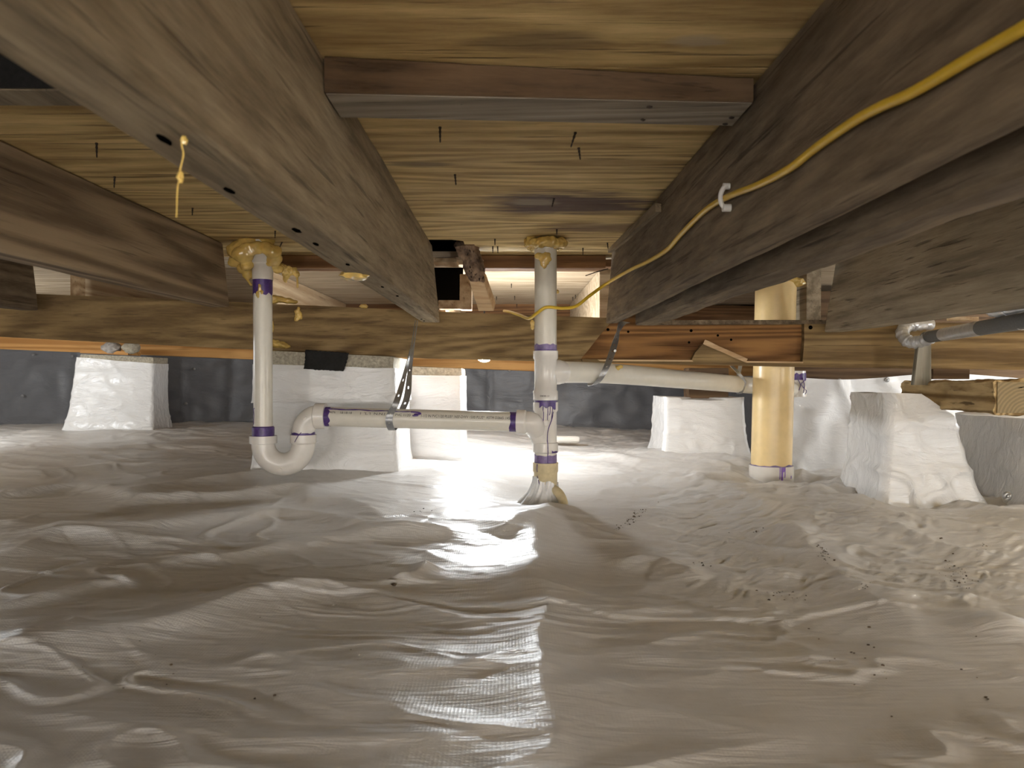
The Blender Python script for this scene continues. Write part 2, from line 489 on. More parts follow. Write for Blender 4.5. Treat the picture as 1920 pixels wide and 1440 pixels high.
def base_z(x, y):
    num = 0; den = 0
    for cx, cy, z in CTRL:
        w_ = 1.0 / ((x - cx) ** 2 + (y - cy) ** 2 + 0.02) ** 1.5
        num = num + w_ * z; den = den + w_
    return num / den + CZ


# crest lines of the folds: pixels in the photograph, height, width on far side, width on near side (metres)
RIDGES = [
    ([(-40, 935), (60, 915), (130, 897), (165, 903), (215, 925), (270, 940)], .022, .10, .035),
    ([(205, 957), (260, 938), (320, 925), (430, 915), (545, 905), (600, 920), (660, 945), (730, 985)], .024, .12, .04),
    ([(240, 930), (330, 905), (430, 895), (520, 890)], .010, .05, .03),
    ([(-40, 1000), (110, 1000), (240, 994), (390, 975), (535, 962), (620, 980), (700, 1000), (800, 1012), (900, 1008)], .018, .09, .035),
    ([(-20, 1062), (60, 1030), (110, 1006), (200, 1008), (300, 1016), (380, 1030)], .014, .06, .03),
    ([(230, 1075), (330, 1055), (440, 1052), (560, 1030), (690, 1012), (800, 1008), (900, 1016)], .014, .06, .03),
    ([(-30, 1160), (90, 1130), (180, 1105), (270, 1093)], .013, .05, .03),
    ([(-40, 1232), (120, 1212), (270, 1185), (400, 1155), (520, 1128), (640, 1112)], .022, .09, .06),
    ([(815, 1062), (800, 1068), (785, 1085), (745, 1098)], .014, .02, .03),
    ([(560, 1115), (640, 1112), (700, 1125), (800, 1150), (900, 1170), (980, 1165)], .008, .03, .03),
    ([(1040, 955), (1022, 975), (1005, 990), (975, 1003), (930, 1020)], .027, .10, .06),
    ([(1012, 990), (1010, 1050), (1022, 1150), (1045, 1290), (1062, 1440)], .016, .05, .05),
    ([(1085, 985), (1180, 972), (1300, 955), (1400, 945), (1460, 955), (1490, 985), (1492, 1010), (1478, 1040), (1450, 1062)], .020, .12, .12),
    ([(1490, 1000), (1530, 1050), (1590, 1105), (1650, 1140), (1740, 1190)], .018, .06, .05),
    ([(1150, 1068), (1195, 1052), (1240, 1060), (1300, 1095)], .014, .05, .04),
    ([(1640, 960), (1720, 985), (1830, 1000), (1960, 1030)], .016, .07, .05),
    ([(1560, 945), (1640, 975), (1700, 1010), (1790, 1040), (1930, 1062)], .012, .05, .04),
    ([(1640, 1132), (1700, 1128), (1790, 1135), (1820, 1120)], .010, .03, .03),
    ([(1480, 905), (1560, 890), (1630, 893)], .022, .05, .03),
    ([(1500, 930), (1580, 915), (1660, 905)], .022, .04, .03),
    ([(1600, 940), (1690, 928), (1780, 940)], .016, .04, .03),
    ([(1060, 905), (1180, 900), (1290, 905), (1400, 900)], .012, .05, .03),
    ([(1130, 935), (1140, 925), (1250, 925), (1330, 938)], .010, .04, .03),
    ([(1080, 850), (1200, 862), (1300, 850), (1410, 845)], .014, .07, .05),
    ([(1060, 815), (1130, 812), (1230, 825), (1330, 850)], .016, .10, .08),
    ([(770, 845), (870, 852), (980, 850)], .008, .06, .05),
    ([(0, 845), (150, 835), (300, 828), (460, 832)], .012, .10, .07),
    ([(0, 880), (180, 868), (330, 858), (470, 862)], .012, .08, .05),
    ([(320, 805), (400, 800), (470, 808)], .012, .12, .10),
    ([(620, 1230), (760, 1262), (900, 1265), (1010, 1245)], .006, .03, .03),
    ([(420, 1225), (560, 1255), (700, 1275), (850, 1272), (1000, 1240)], .005, .02, .02),
    ([(0, 1340), (200, 1365), (420, 1385), (640, 1375), (860, 1390), (1000, 1370)], .005, .025, .025),
    ([(1080, 1280), (1200, 1330), (1350, 1370), (1500, 1400)], .004, .03, .03),
    ([(1130, 1230), (1300, 1245), (1500, 1235), (1700, 1225)], .004, .03, .02),
]


def build_floor():
    ys = np.concatenate([np.linspace(-2.4, 0.55, 24)[:-1], np.geomspace(0.55, 2.15, 420)[:-1], np.linspace(2.15, YW + .02, 190)])
    us = np.linspace(-1, 1, 600)
    hw = np.maximum(0.78 * ys + 0.20, 0.62)
    hw = np.where(ys < .55, 2.4 - (2.4 - .63) * np.clip((ys + .3) / .85, 0, 1), hw)
    # cols bunch inside the view, last columns reach the side walls
    Yg, U = np.meshgrid(ys, us, indexing='ij'); HW = hw[:, None]
    X = U * HW
    X[:, 0] = -3.0; X[:, -1] = 3.0
    Z = base_z(X, Yg)
    wx = X + .03 * fbm(X * 6, Yg * 6, 3, 5); wy = Yg + .03 * fbm(X * 6, Yg * 6, 3, 9)
    for pts, h, wf, wn in RIDGES:
        p = [PZ(a, b, float(base_z(*[np.array(q) for q in PZ(a, b, .02).xy]))) for a, b in pts]
        p = [(q.x, q.y) for q in p]
        L = [0]
        for a, b in zip(p, p[1:]): L.append(L[-1] + math.hypot(b[0] - a[0], b[1] - a[1]))
        xs = [q[0] for q in p]; yy = [q[1] for q in p]; mg = 3.2 * max(wf, wn)
        msk = (wx > min(xs) - mg) & (wx < max(xs) + mg) & (wy > min(yy) - mg) & (wy < max(yy) + mg)
        if not msk.any(): continue
        qx = wx[msk]; qy = wy[msk]
        best = np.full(qx.shape, 9.0); sd = np.zeros(qx.shape); tt = np.zeros(qx.shape)
        for i in range(len(p) - 1):
            ax, ay = p[i]; bx, by = p[i + 1]; dx, dy = bx - ax, by - ay; l2 = dx * dx + dy * dy + 1e-9
            t = np.clip(((qx - ax) * dx + (qy - ay) * dy) / l2, 0, 1)
            ex = qx - ax - t * dx; ey = qy - ay - t * dy; d = np.hypot(ex, ey)
            m2 = d < best
            best = np.where(m2, d, best); sd = np.where(m2, ey, sd); tt = np.where(m2, (L[i] + t * (L[i + 1] - L[i])) / L[-1], tt)
        k = .5 + .5 * np.tanh(sd / .012)
        wd = wf * k + wn * (1 - k)
        prof = np.exp(-(best / wd) ** 1.35)
        tap = np.clip(np.minimum(tt, 1 - tt) / .18 + .25, 0, 1)
        Z[msk] += h * prof * tap
    # smaller wrinkles: long across the sheet, short along the view, only in places
    mask = np.clip(fbm(X * 1.7, Yg * 2.0, 3, 21) * 1.6 + .45, 0, 1)
    a = fbm(wx * 2.0 + .8 * fbm(X * 3, Yg * 3, 2, 3), wy * 8 + 1.5 * fbm(X * 2.0, Yg * 2.0, 2, 7), 2, 31)
    Z += mask * (.0055 * np.clip(1 - np.abs(a) * 3.2, 0, 1) ** 1.6 + .002 * a)
    a2 = fbm(wx * 3.2 - wy * 2.5 + .8 * fbm(X * 4, Yg * 4, 2, 13), wy * 9 + wx * 5 + 1.5 * fbm(X * 2.6, Yg * 2.6, 2, 17), 2, 37)
    Z += np.clip(1.1 - mask, 0, 1) * .0045 * np.clip(1 - np.abs(a2) * 3.4, 0, 1) ** 1.6
    a3 = fbm(wx * 3.5, wy * 38 + 6 * fbm(X * 1.6, Yg * 1.6, 2, 19), 2, 39)
    Z += np.clip(fbm(X * 2.3, Yg * 2.7, 2, 43) * 2.5 - .05, 0, 1) * .0022 * np.clip(1 - np.abs(a3) * 2.4, 0, 1)
    rm = np.clip((X - .15) / .3, 0, 1) * np.clip((Yg - 1.05) / .2, 0, 1)
    b = fbm((wx + wy) * 7, (wx - wy) * 26, 3, 41)
    Z += rm * .0032 * (1 - np.abs(b) * 2.2)
    far = np.clip((Yg - 2.15) / .3, 0, 1)
    c = fbm(wx * 4, wy * 9, 3, 51)
    Z += far * .007 * (1 - np.abs(c) * 2.2)
    cr = np.clip((X - .55) / .25, 0, 1) * np.clip((Yg - 1.95) / .2, 0, 1) * np.clip((2.95 - Yg) / .2, 0, 1)
    Z += cr * .016 * (1 - np.abs(fbm(wx * 4 + 3 + wy * 2, wy * 7, 2, 61)) * 2.4)
    # tape seam: a low step where one sheet laps the other
    seam = [PZ(a, b, .01) for a, b in ((-80, 1068), (230, 1096), (400, 1111), (520, 1119), (700, 1112), (850, 1137), (960, 1141), (1060, 1137), (1150, 1151), (1350, 1151), (1500, 1155))]
    sx = np.array([q.x for q in seam]); sy = np.array([q.y for q in seam])
    ysm = np.interp(X, sx, sy)
    inr = np.clip((sx[-1] - X) / .05, 0, 1)
    Z += inr * .0035 * np.clip((Yg - ysm) / .006 + .5, 0, 1) * np.exp(-np.clip(Yg - ysm, 0, 9) / .12)
    # pull up around pipe feet
    def mound(cx, cy, h, w_): return h * np.exp(-((X - cx) ** 2 + (Yg - cy) ** 2) / w_ ** 2)
    q = P(1023, 800, 2.03); Z += mound(q.x, q.y + .01, .018, .06)
    q = PZ(1868, 1185, .0); Z += mound(q.x, q.y, .022, .055)
    q = PZ(1440, 1075, .0); Z += mound(q.x, q.y - .02, .012, .05)
    nr, nc = X.shape
    co = np.stack([X, Yg, Z], -1).reshape(-1, 3).astype(np.float32)
    idx = np.arange(nr * nc).reshape(nr, nc)
    fc = np.stack([idx[:-1, :-1], idx[:-1, 1:], idx[1:, 1:], idx[1:, :-1]], -1).reshape(-1, 4)
    me = bpy.data.meshes.new('floor')
    me.vertices.add(len(co)); me.vertices.foreach_set('co', co.ravel())
    me.loops.add(fc.size); me.loops.foreach_set('vertex_index', fc.ravel().astype(np.int32))
    me.polygons.add(len(fc)); me.polygons.foreach_set('loop_start', np.arange(0, fc.size, 4, dtype=np.int32))
    me.polygons.foreach_set('use_smooth', np.ones(len(fc), dtype=bool))
    me.update(calc_edges=True); me.validate()
    me.materials.append(M['liner'])
    o = bpy.data.objects.new('floor', me); COL.objects.link(o); struct(o)
    o['label'] = 'wrinkled white woven plastic ground sheet covering the crawl space'
    grid = (ys, X, Z)
    return o, grid


floor, FG = build_floor()


def fz(x, y):
    ys, X, Z = FG
    i = int(np.clip(np.searchsorted(ys, y), 0, len(ys) - 1)); return float(np.interp(x, X[i], Z[i]))


def onfloor(px, py):
    z = 0.0
    for _ in range(8):
        p = PZ(px, py, z); z = fz(p.x, p.y)
    return PZ(px, py, z)


# ---- ceiling: plywood subfloor sheets
ceiling = bpy.data.objects.new('ceiling', None); COL.objects.link(ceiling); struct(ceiling)
ceiling['label'] = 'underside of the plywood subfloor resting on the joists'
YJ1, YJ2 = 0.905, 2.345


def sheet(poly, mat, z=SUB):
    MB().prism([(x, y, z) for x, y in poly], (0, 0, 0.018)).build('plywood_sheet', mat, ceiling, False, fix=True)


hx = P(868, 450, 2.05).x
sheet([(-0.242, -2.4), (3.0, -2.4), (3.0, YJ1), (-0.242, YJ1)], 'ply')
sheet([(-3.0, .949), (-.245, .949), (-.245, YJ1 + .003), (3.0, YJ1 + .003), (3.0, YJ2), (hx, YJ2), (hx, 2.07), (hx - .03, 2.05), (-0.24, 2.05), (-0.24, YJ2), (-3.0, YJ2)], 'ply')
sheet([(-3.0, YJ2 + .003), (3.0, YJ2 + .003), (3.0, YW), (-3.0, YW)], 'ply_new')
MB().prism([(-3, -2.4, SUB + .26), (-0.1, -2.4, SUB + .26), (-0.1, 2.6, SUB + .26), (-3, 2.6, SUB + .26)], (0, 0, .018)).build('upper_floor_shade', 'void', ceiling, False, fix=True)  # coloured near-black so the cavity's shade is in the sheet itself


def screw_mesh():
    mb = MB(); prof = []
    for i in range(9):
        t = i / 8; r = .0021 * (1 - .55 * t) * (1.25 if i % 2 else .8)
        prof.append((t * .026, max(r, .0004)))
    mb.lathe((0, 0, 0.002), (0, 0, -1), prof, 8)
    me = bpy.data.meshes.new('screw'); me.from_pydata([tuple(x) for x in mb.v], [], mb.f); me.materials.append(M['rust']); return me


SM = screw_mesh()
rnd = random.Random(4)
for (px, py, sl, tx, k) in [(825, 238, 1, .02, 0), (853, 327, .85, .1, 0), (1079, 248, 1, -.3, 0), (1085, 277, .85, .12, 0), (1039, 372, .8, -.25, 0), (1044, 430, .7, 0, 0),
                        (928, 448, .7, 0, 0), (924, 462, .8, 0, 0), (933, 462, .8, 0.05, 0), (1093, 465, .85, 0, 0), (1139, 455, .7, .1, 0), (181, 268, 1, .05, 0),
                        (215, 331, .9, 0, 0), (361, 390, .7, 0, 0), (516, 433, .8, 0, 0), (529, 454, 1.0, -.5, 0), (959, 532, .9, 0, 1), (965, 555, 1.0, 0, 1),
                        (931, 556, .9, 0, 1), (1074, 557, .9, 0, 1), (1079, 553, .9, 0, 1), (969, 570, 1.0, 0, 1)]:
    o = bpy.data.objects.new('screw', SM); COL.objects.link(o); o.parent = ceiling
    o.location = PZ(px, py, SUB); o.scale = (1, 1, sl * (1.0 if not k else .8)); o.rotation_euler = (rnd.uniform(-.15, .15), -tx, 0)


# ---- walls
def sheetwall(name, a, b, z0f, z1f, nrm, folds, mat, seed, nu=160, nv=40, amp=.008, label=None):
    a = Vector(a); b = Vector(b); nrm = Vector(nrm); v = []; f = []
    for j in range(nv + 1):
        t = j / nv
        for i in range(nu + 1):
            s_ = i / nu; p = a.lerp(b, s_); z = z0f(s_) + (z1f(s_) - z0f(s_)) * t
            q = Vector((p.x, p.y, z)) * 5 + Vector((seed, 0, 0))
            d = amp * (1 - 2.2 * abs(noise.noise(Vector((q.x * 1.4, q.y * 1.4, q.z * 1.8)) + Vector((1, 1, 1)) * .8 * noise.noise(q * .6))))
            d += amp * .5 * noise.noise(q * 3)
            for (fs, fw, fh, lean) in folds:
                d += fh * math.exp(-((s_ - fs - lean * (t - .5)) / fw) ** 2)
            d += .10 * max(0, .16 - t) ** 1.5 * 4
            v.append(Vector((p.x, p.y, z)) + nrm * d)
    n = nu + 1
    for j in range(nv):
        for i in range(nu):
            k = j * n + i; f.append((k, k + 1, k + 1 + n, k + n))
    o = MB().add(v, f).build(name, mat, None, True, 180); struct(o)
    if label: o['label'] = label
    return o


def lin(a, b): return lambda s_: a + (b - a) * s_


xl, xr = -3.0, P(1478, 800, YR).x


def sfrac(px): return (P(px, 700, YW).x - xl) / (xr + .2 - xl)


wall_back = sheetwall('wall_back', (xl, YW - .02, 0), (xr + .2, YW - .02, 0), lin(CZ - .27, CZ - .30), lin(CZ + .19, CZ + .03), (0, -1, 0),
                      [(sfrac(150), .006, .02, .01), (sfrac(205), .004, .016, .02), (sfrac(345), .004, .012, 0), (sfrac(440), .006, .02, .006), (sfrac(918), .003, .014, 0), (sfrac(1110), .02, .012, .05)],
                      'liner_grey', 3.0, 240, 30, .010, 'dark grey plastic sheet hung on the far foundation wall')
wall_right = sheetwall('wall_right', (xr, YR, 0), (3.0, YR, 0), lin(CZ - .42, CZ - .42), lambda s_: CZ - .002 - .012 * math.sin(s_ * 14), (0, -1, 0),
                       [(.05, .03, .02, .1), (.16, .015, .02, -.12), (.30, .02, .015, -.2)], 'liner_wall', 11.0, 170, 40, .005, 'bright white plastic sheet fastened over the right foundation wall')
wr2 = sheetwall('wall_return', (xr, YW, 0), (xr, YR, 0), lin(CZ - .35, CZ - .42), lin(CZ - .0, CZ - .0), (-1, 0, 0), [], 'liner_grey', 5.0, 40, 20, .006, 'grey sheet on the short return of the foundation')
wl = sheetwall('wall_left', (xl, -2.4, 0), (xl, YW, 0), lin(CZ - .36, CZ - .27), lin(CZ + .34, CZ + .20), (1, 0, 0), [], 'liner_wall', 7.0, 60, 20, .01, 'white plastic sheet on the left foundation wall')
wn = sheetwall('wall_rear', (3.0, -2.4, 0), (xl, -2.4, 0), lin(CZ - .37, CZ - .37), lin(SUB, SUB), (0, 1, 0), [], 'liner_wall', 9.0, 60, 20, .01, 'white plastic sheet on the foundation wall behind')
wx_ = sheetwall('wall_side', (3.0, YR, 0), (3.0, -2.4, 0), lin(CZ - .4, CZ - .37), lin(CZ + .1, CZ + .30), (-1, 0, 0), [], 'liner_wall', 8.0, 60, 20, .01, 'white plastic sheet on the right side foundation wall')


def button_mesh():
    mb = MB(); mb.lathe((0, 0, 0), (0, -1, 0), [(0, .009), (.002, .009), (.0035, .007), (.002, .004), (.004, .0035), (.0045, .001)], 14)
    me = bpy.data.meshes.new('fastener'); me.from_pydata([tuple(x) for x in mb.v], [], mb.f); me.materials.append(M['steel'])
    me.polygons.foreach_set('use_smooth', [True] * len(me.polygons)); return me


BMESH = button_mesh()
for (px, py, Y, wl_, sc_) in [(1574, 714, YR - .022, wall_right, 1), (1663, 712, YR - .022, wall_right, 1.1), (62, 665, YW - .05, wall_back, .8), (135, 668, YW - .05, wall_back, .8),
                         (42, 742, YW - .05, wall_back, .9), (364, 692, YW - .04, wall_back, .9), (349, 757, YW - .04, wall_back, .9), (866, 693, YW - .05, wall_back, .8), (955, 695, YW - .05, wall_back, .8)]:
    o = bpy.data.objects.new('fastener', BMESH); COL.objects.link(o); o.parent = wl_; o.location = P(px, py, Y); o.scale = (sc_,) * 3

# sill and rim timbers on the far wall (the setting's trim)
YS = YW - .06


def trim(name, A, B, mat, label, seed=0):
    o = MB().timber(A, B, 30, .003, .0015, seed).build(name, mat, None, True, 35); struct(o); o['label'] = label; return o


def px_bar(pl, pr, Yl, Yr, th):
    """bar from left (top,bottom pixel) to right; pl=(px,ytop,ybot)"""
    a = P(pl[0], pl[2], Yl); b = P(pl[0], pl[1], Yl); c = P(pr[0], pr[2], Yr); d = P(pr[0], pr[1], Yr)
    t = Vector((0, th, 0))
    return [a, a + t, b + t, b], [c, c + t, d + t, d]


trim('trim_1', *px_bar((-130, 590, 649), (1470, 655, 716), YS, YS, .05), 'orange', 'orange-lit sill plank running along the top of the far foundation wall', 1)
trim('trim_2', *px_bar((-130, 535, 586), (1470, 575, 650), YS - .01, YS - .01, .04), 'block_red', 'reddish rim board under the far edge of the subfloor', 2)
trim('trim_3', *px_bar((1480, 545, 712), (2150, 545, 716), YR + .02, YR + .02, .05), 'block_brown', 'brown sill plank above the white sheeted right wall', 3)
exec_after = []

# ================================================================== FRAMING
JT = SUB - .001


def joist(name, label, mat, xa, xb, wa, wb, ya, yb, zb, seed, cut=0.0, zb2=None, group=None, steps=90, ch=.004, rough=.0016, par=None):
    zb2 = zb if zb2 is None else zb2
    A = sec(xa, xa + wa, ya, CZ + zb, JT)
    B = [(xb, yb, CZ + zb2), (xb + wb, yb, CZ + zb2), (xb + wb, yb - cut, JT), (xb, yb - cut, JT)]
    o = MB().timber(A, B, steps, ch, rough, seed).build(name, mat, None, True, 30)
    return tag(o, label, 'joist', group)


jA = joist('floor_joist', 'weathered brown joist right beside the trap pipe, with a metal strap under its end', 'joist', -.267, -.272, .052, .056, -1.6, 2.355, .169, 1.3, .24)
joist('floor_joist', 'grained joist with dark knots ending above the tall white riser pipe', 'joist_grain', -.855, -.852, .055, .055, -1.6, 2.14, .196, 4.1, .05)
joist('floor_joist', 'dark joist end resting lowest on the girder above the wrapped pier by the grey wall', 'joist_dark', -1.435, -1.435, .055, .055, -1.2, 2.20, .192, 6.2, .03)
joist('floor_joist', 'dark stained joist carrying the yellow cable', 'joist_dark', .308, .312, .04, .04, -1.6, 2.385, .168, 8.8, .14)
joist('floor_joist', 'rough sawn joist doubled up next to the cable joist', 'joist_dark', .397, .393, .062, .062, -1.6, 2.31, .156, 12.5, .02, rough=.003)
joist('floor_joist', 'grey-stained joist above the insulated pipe', 'joist_grey', .84, 1.005, .22, .06, -.9, 2.37, .139, 15.5, .09)

for (px, py, r) in ((308, 262, 1), (430, 358, 1), (556, 432, 1.2), (592, 458, .9), (652, 496, .8), (717, 538, .8), (745, 555, .8)):
    q = PZ(px, py, CZ + .1685); MB().blob(q, (.0035 * r, .012 * r, .0012), px, .4, 2, 2).build('knot_hole', 'void', jA)
tag(MB().timber(*[[(x, y, z) for (x, z) in ((a, CZ + .17), (a + .05, CZ + .17), (a + .05, JT), (a, JT))] for a, y in ((-.885, 2.60), (-.885, YS - .04))], 20, .003, .001, 21).build('far_joist', 'pale_y', None, True, 30),
    'reddish pale joist running back from the girder behind the yellow foam', 'joist')
tag(MB().timber(*[[(x, y, z) for (x, z) in ((a, CZ + .17), (a + .05, CZ + .17), (a + .05, JT), (a, JT))] for a, y in ((-.268, 2.60), (-.268, YS - .04))], 20, .003, .001, 22).build('far_joist', 'pale_y', None, True, 30),
    'pale joist behind the rotten leaning board', 'joist')
tag(MB().timber(*[[(x, y, z) for (x, z) in ((a, CZ + .17), (a + .05, CZ + .17), (a + .05, JT), (a, JT))] for a, y in ((.318, 2.60), (.318, YS - .04))], 20, .003, .001, 23).build('far_joist', 'ply_new', None, True, 30),
    'brightly lit pale joist behind the cable, beyond the girder', 'joist')
tag(MB().timber(*[[(x, y, z) for (x, z) in ((a, CZ + .20), (a + .05, CZ + .20), (a + .05, JT), (a, JT))] for a, y in ((-1.46, 2.50), (-1.46, YS - .04))], 20, .003, .001, 24).build('far_joist', 'pale_y', None, True, 30),
    'tan joist beyond the girder over the grey sheeted wall', 'joist')
tag(MB().timber(*[[(x, y, z) for (x, z) in ((a, CZ + .16), (a + .05, CZ + .16), (a + .05, JT), (a, JT))] for a, y in ((1.04, 2.60), (1.04, YR - .05))], 20, .003, .001, 25).build('far_joist', 'joist_grey', None, True, 30),
    'grey joist beyond the girder just right of the thick yellow pipe', 'joist')

# flat 2x4 blocking
def blocking(name, label, A, B, mat, seed):
    return tag(MB().timber(A, B, 30, .003, .0012, seed).build(name, mat, None, True, 30), label, 'blocking')


blk = thing('flat_blocking', 'brown flat board nailed under the plywood joint between the two main joists', 'blocking', (0.05, .94, SUB - .04))
fa, fb, ba, bb = Vector((-.2135, .872, 0)), Vector((.3055, .932, 0)), Vector((-.2135, .955, 0)), Vector((.3055, 1.02, 0))
z0, z1 = CZ + .330, CZ + .342
A = [Vector((fa.x, fa.y, z0)), Vector((ba.x, ba.y, z0)), Vector((ba.x, ba.y, JT)), Vector((fa.x, fa.y, JT))]
B = [Vector((fb.x, fb.y, z1)), Vector((bb.x, bb.y, z1)), Vector((bb.x, bb.y, JT)), Vector((fb.x, fb.y, JT))]
MB().timber(A, B, 40, .0022, .0009, 31).build('board', 'block_brown', blk, True, 30)
mbk = MB()
sk = [Vector(p) - Vector((0, 0, .0016)) for p in (A[0] + Vector((0.001, .003, 0)), B[0] + Vector((-.001, .003, 0)), B[1] + Vector((-.001, -.002, 0)), A[1] + Vector((.001, -.002, 0)))]
mbk.prism(sk, (0, 0, .0012)).build('weathered_underside', 'grey_x', blk, False, fix=True)['label'] = 'grey weathered underside of the brown board'
for (px, py) in ((645, 186), (650, 209), (865, 193), (1218, 200), (1206, 224), (1372, 220), (1360, 232)):
    q = PZ(px, py, CZ + .334)
    MB().blob(q + Vector((0, 0, -.0005)), (.004, .0025, .0018), px, .4, 2, 1).build('nail', 'rust', blk)

blocking('flat_blocking', 'dark brown flat board behind the central white stack, at the lit end of the plywood', sec(hx + .01, hx + .01, 0, 0, 0) and
         [(hx + .005, 2.30, CZ + .332), (hx + .005, 2.375, CZ + .332), (hx + .005, 2.375, JT), (hx + .005, 2.30, JT)],
         [(.300, 2.30, CZ + .332), (.300, 2.375, CZ + .332), (.300, 2.375, JT), (.300, 2.30, JT)], 'block_red', 33)
blocking('flat_blocking', 'dark brown flat board over the foam at the top of the riser pipe', [(-.795, 2.30, CZ + .332), (-.795, 2.375, CZ + .332), (-.795, 2.375, JT), (-.795, 2.30, JT)],
         [(-.280, 2.30, CZ + .332), (-.280, 2.375, CZ + .332), (-.280, 2.375, JT), (-.280, 2.30, JT)], 'block_red', 34)
blocking('flat_blocking', 'brown flat board between the rough joist and the grey-stained joist', [(.465, 2.20, CZ + .332), (.465, 2.29, CZ + .332), (.465, 2.29, JT), (.465, 2.20, JT)],
         [(.97, 2.20, CZ + .332), (.97, 2.29, CZ + .332), (.97, 2.29, JT), (.97, 2.20, JT)], 'block_brown', 35)
blocking('flat_blocking', 'thin grey board along the edge of the dark opening beside the main joist', [(-.795, .951, CZ + .362), (-.795, 1.01, CZ + .362), (-.795, 1.01, JT), (-.795, .951, JT)],
         [(-.275, .951, CZ + .362), (-.275, 1.01, CZ + .362), (-.275, 1.01, JT), (-.275, .951, JT)], 'joist_grey', 36)


tag(MB().prism([(-.795, .944, CZ + .362), (-.275, .944, CZ + .362), (-.275, .944, SUB + .03), (-.795, .944, SUB + .03)], (0, .003, 0)).build('opening_shade_strip', 'felt', None, False, fix=True), 'added black strip standing in for shade at the edge of the dark opening beside the main joist', 'shade strip')  # added strip, its black stands in for shade along the opening

# ---- girder
def Yg_(px): return 2.25 + .17 * px / 1090 if px < 1090 else 2.42 - .03 * (px - 1090) / 830


def G(px, py, off=0.0): return P(px, py, Yg_(px) + off)


gird = thing('girder', 'long brown timber girder crossing under the joists, its face split near the strap', 'beam', G(960, 700, .05))


def gplate(name, poly, off, th, mat, seed=0, sub=None):
    pts = []
    for i in range(len(poly)):
        a, b = poly[i], poly[(i + 1) % len(poly)]
        n = max(1, int(abs(b[0] - a[0]) / 60))
        for k in range(n):
            t = k / n; pts.append((a[0] + (b[0] - a[0]) * t, a[1] + (b[1] - a[1]) * t + (noise.noise(Vector((i, k * .7, seed))) * 1.0 if 0 < k else 0)))
    return MB().prism([G(x, y, off) for x, y in pts], (0, th, 0)).build(name, mat, gird, False, fix=True)


gplate('rear_ply', [(-140, 542), (1090, 598), (1552, 602), (2150, 612), (2150, 693), (1500, 685), (1090, 675), (800, 669), (-140, 622)], .022, .085, 'girder_in', 1)
gplate('front_ply', [(-140, 543), (95, 552), (460, 567), (840, 585), (1142, 596), (1144, 606), (1122, 632), (1104, 655), (1089, 673), (1092, 679), (800, 672), (400, 652), (-140, 624)], 0, .0215, 'girder', 2)
gplate('front_ply', [(1093, 679.5), (1091, 673.5), (1297, 675), (1303, 662), (1318, 645), (1340, 650), (1392, 677), (1505, 678), (1508, 640), (1508, 601), (1552, 601), (2150, 612), (2150, 697), (1700, 691), (1500, 688)], 0, .0215, 'girder', 3)
gplate('top_cleat', [(1196, 600), (1552, 600), (1552, 607), (1196, 609)], -.006, .027, 'joist_dark', 4)
sp = MB().timber([G(1318, 645, -.012), G(1318, 645, .004), G(1322, 637, .004), G(1322, 637, -.012)], [G(1398, 680, -.016), G(1398, 680, .0), G(1402, 673, .0), G(1402, 673, -.016)], 12, .001, .002, 5)
sp.build('splinter', 'fresh', gird, True, 30)['label'] = 'pale freshly split splinter'
# torn bottom lip
MB().prism([G(1120, 674, -.003), G(1297, 675, -.003), G(1300, 678, -.003), G(1125, 677, -.003)], (0, .01, 0)).build('torn_edge', 'fresh', gird, False, fix=True)
MB().prism([G(1396, 677, -.003), G(1506, 678, -.003), G(1506, 681, -.003), G(1400, 680, -.003)], (0, .01, 0)).build('torn_edge', 'fresh', gird, False, fix=True)
for (px, py, r) in ((1520, 614, .0065), (1296, 620, .005), (1346, 629, .004), (1371, 637, .004), (1292, 642, .004), (1140, 618, .005), (1178, 622, .004)):
    off = 0 if px > 1508 else .022
    MB().lathe(G(px, py, off - .0012), (0, 1, 0), [(0, r * .6), (0, r), (.003, r)], 12).build('bolt_hole', 'void', gird)

# ---- broken bits by the end of the main joist
rb = thing('leaning_board', 'rotten split board leaning on the girder by the dark hole', 'board', G(905, 588, -.01))
a0, a1 = P(851, 463, 2.12), P(889, 459, 2.12)
b0, b1 = P(878, 525, 2.25), P(908, 530, 2.25)
c0, c1 = P(897, 583, 2.385), P(926, 583, 2.385)
th = Vector((0.006, .02, .028))
mbt = MB().timber([a0, a1, a1 + th, a0 + th], [b0, b1, b1 + th, b0 + th], 40, .004, .007, 41, per=9, freq=55)
mbt.build('rotten_end', 'rot', rb, True, 30)['label'] = 'dark crumbling rotten upper half'
MB().timber([b0, b1, b1 + th, b0 + th], [c0, c1, c1 + th, c0 + th], 20, .002, .0015, 42).build('sound_end', 'fresh', rb, True, 30)
hb = thing('hole_framing', 'short pale wood blocks framing the dark hole beside the rotten board', 'blocking', P(840, 578, 2.44))


def pxblock(pl, Y, dy, mat, parent, name, sink=0.0, seed=0):
    (x0, y0, x1, y1) = pl
    A = [P(x0, y1, Y), P(x1, y1, Y), P(x1, y0, Y), P(x0, y0, Y)]
    return MB().timber(A, [p + Vector((0, dy, 0)) for p in A], 6, .002, .001, seed).build(name, mat, parent, True, 30)


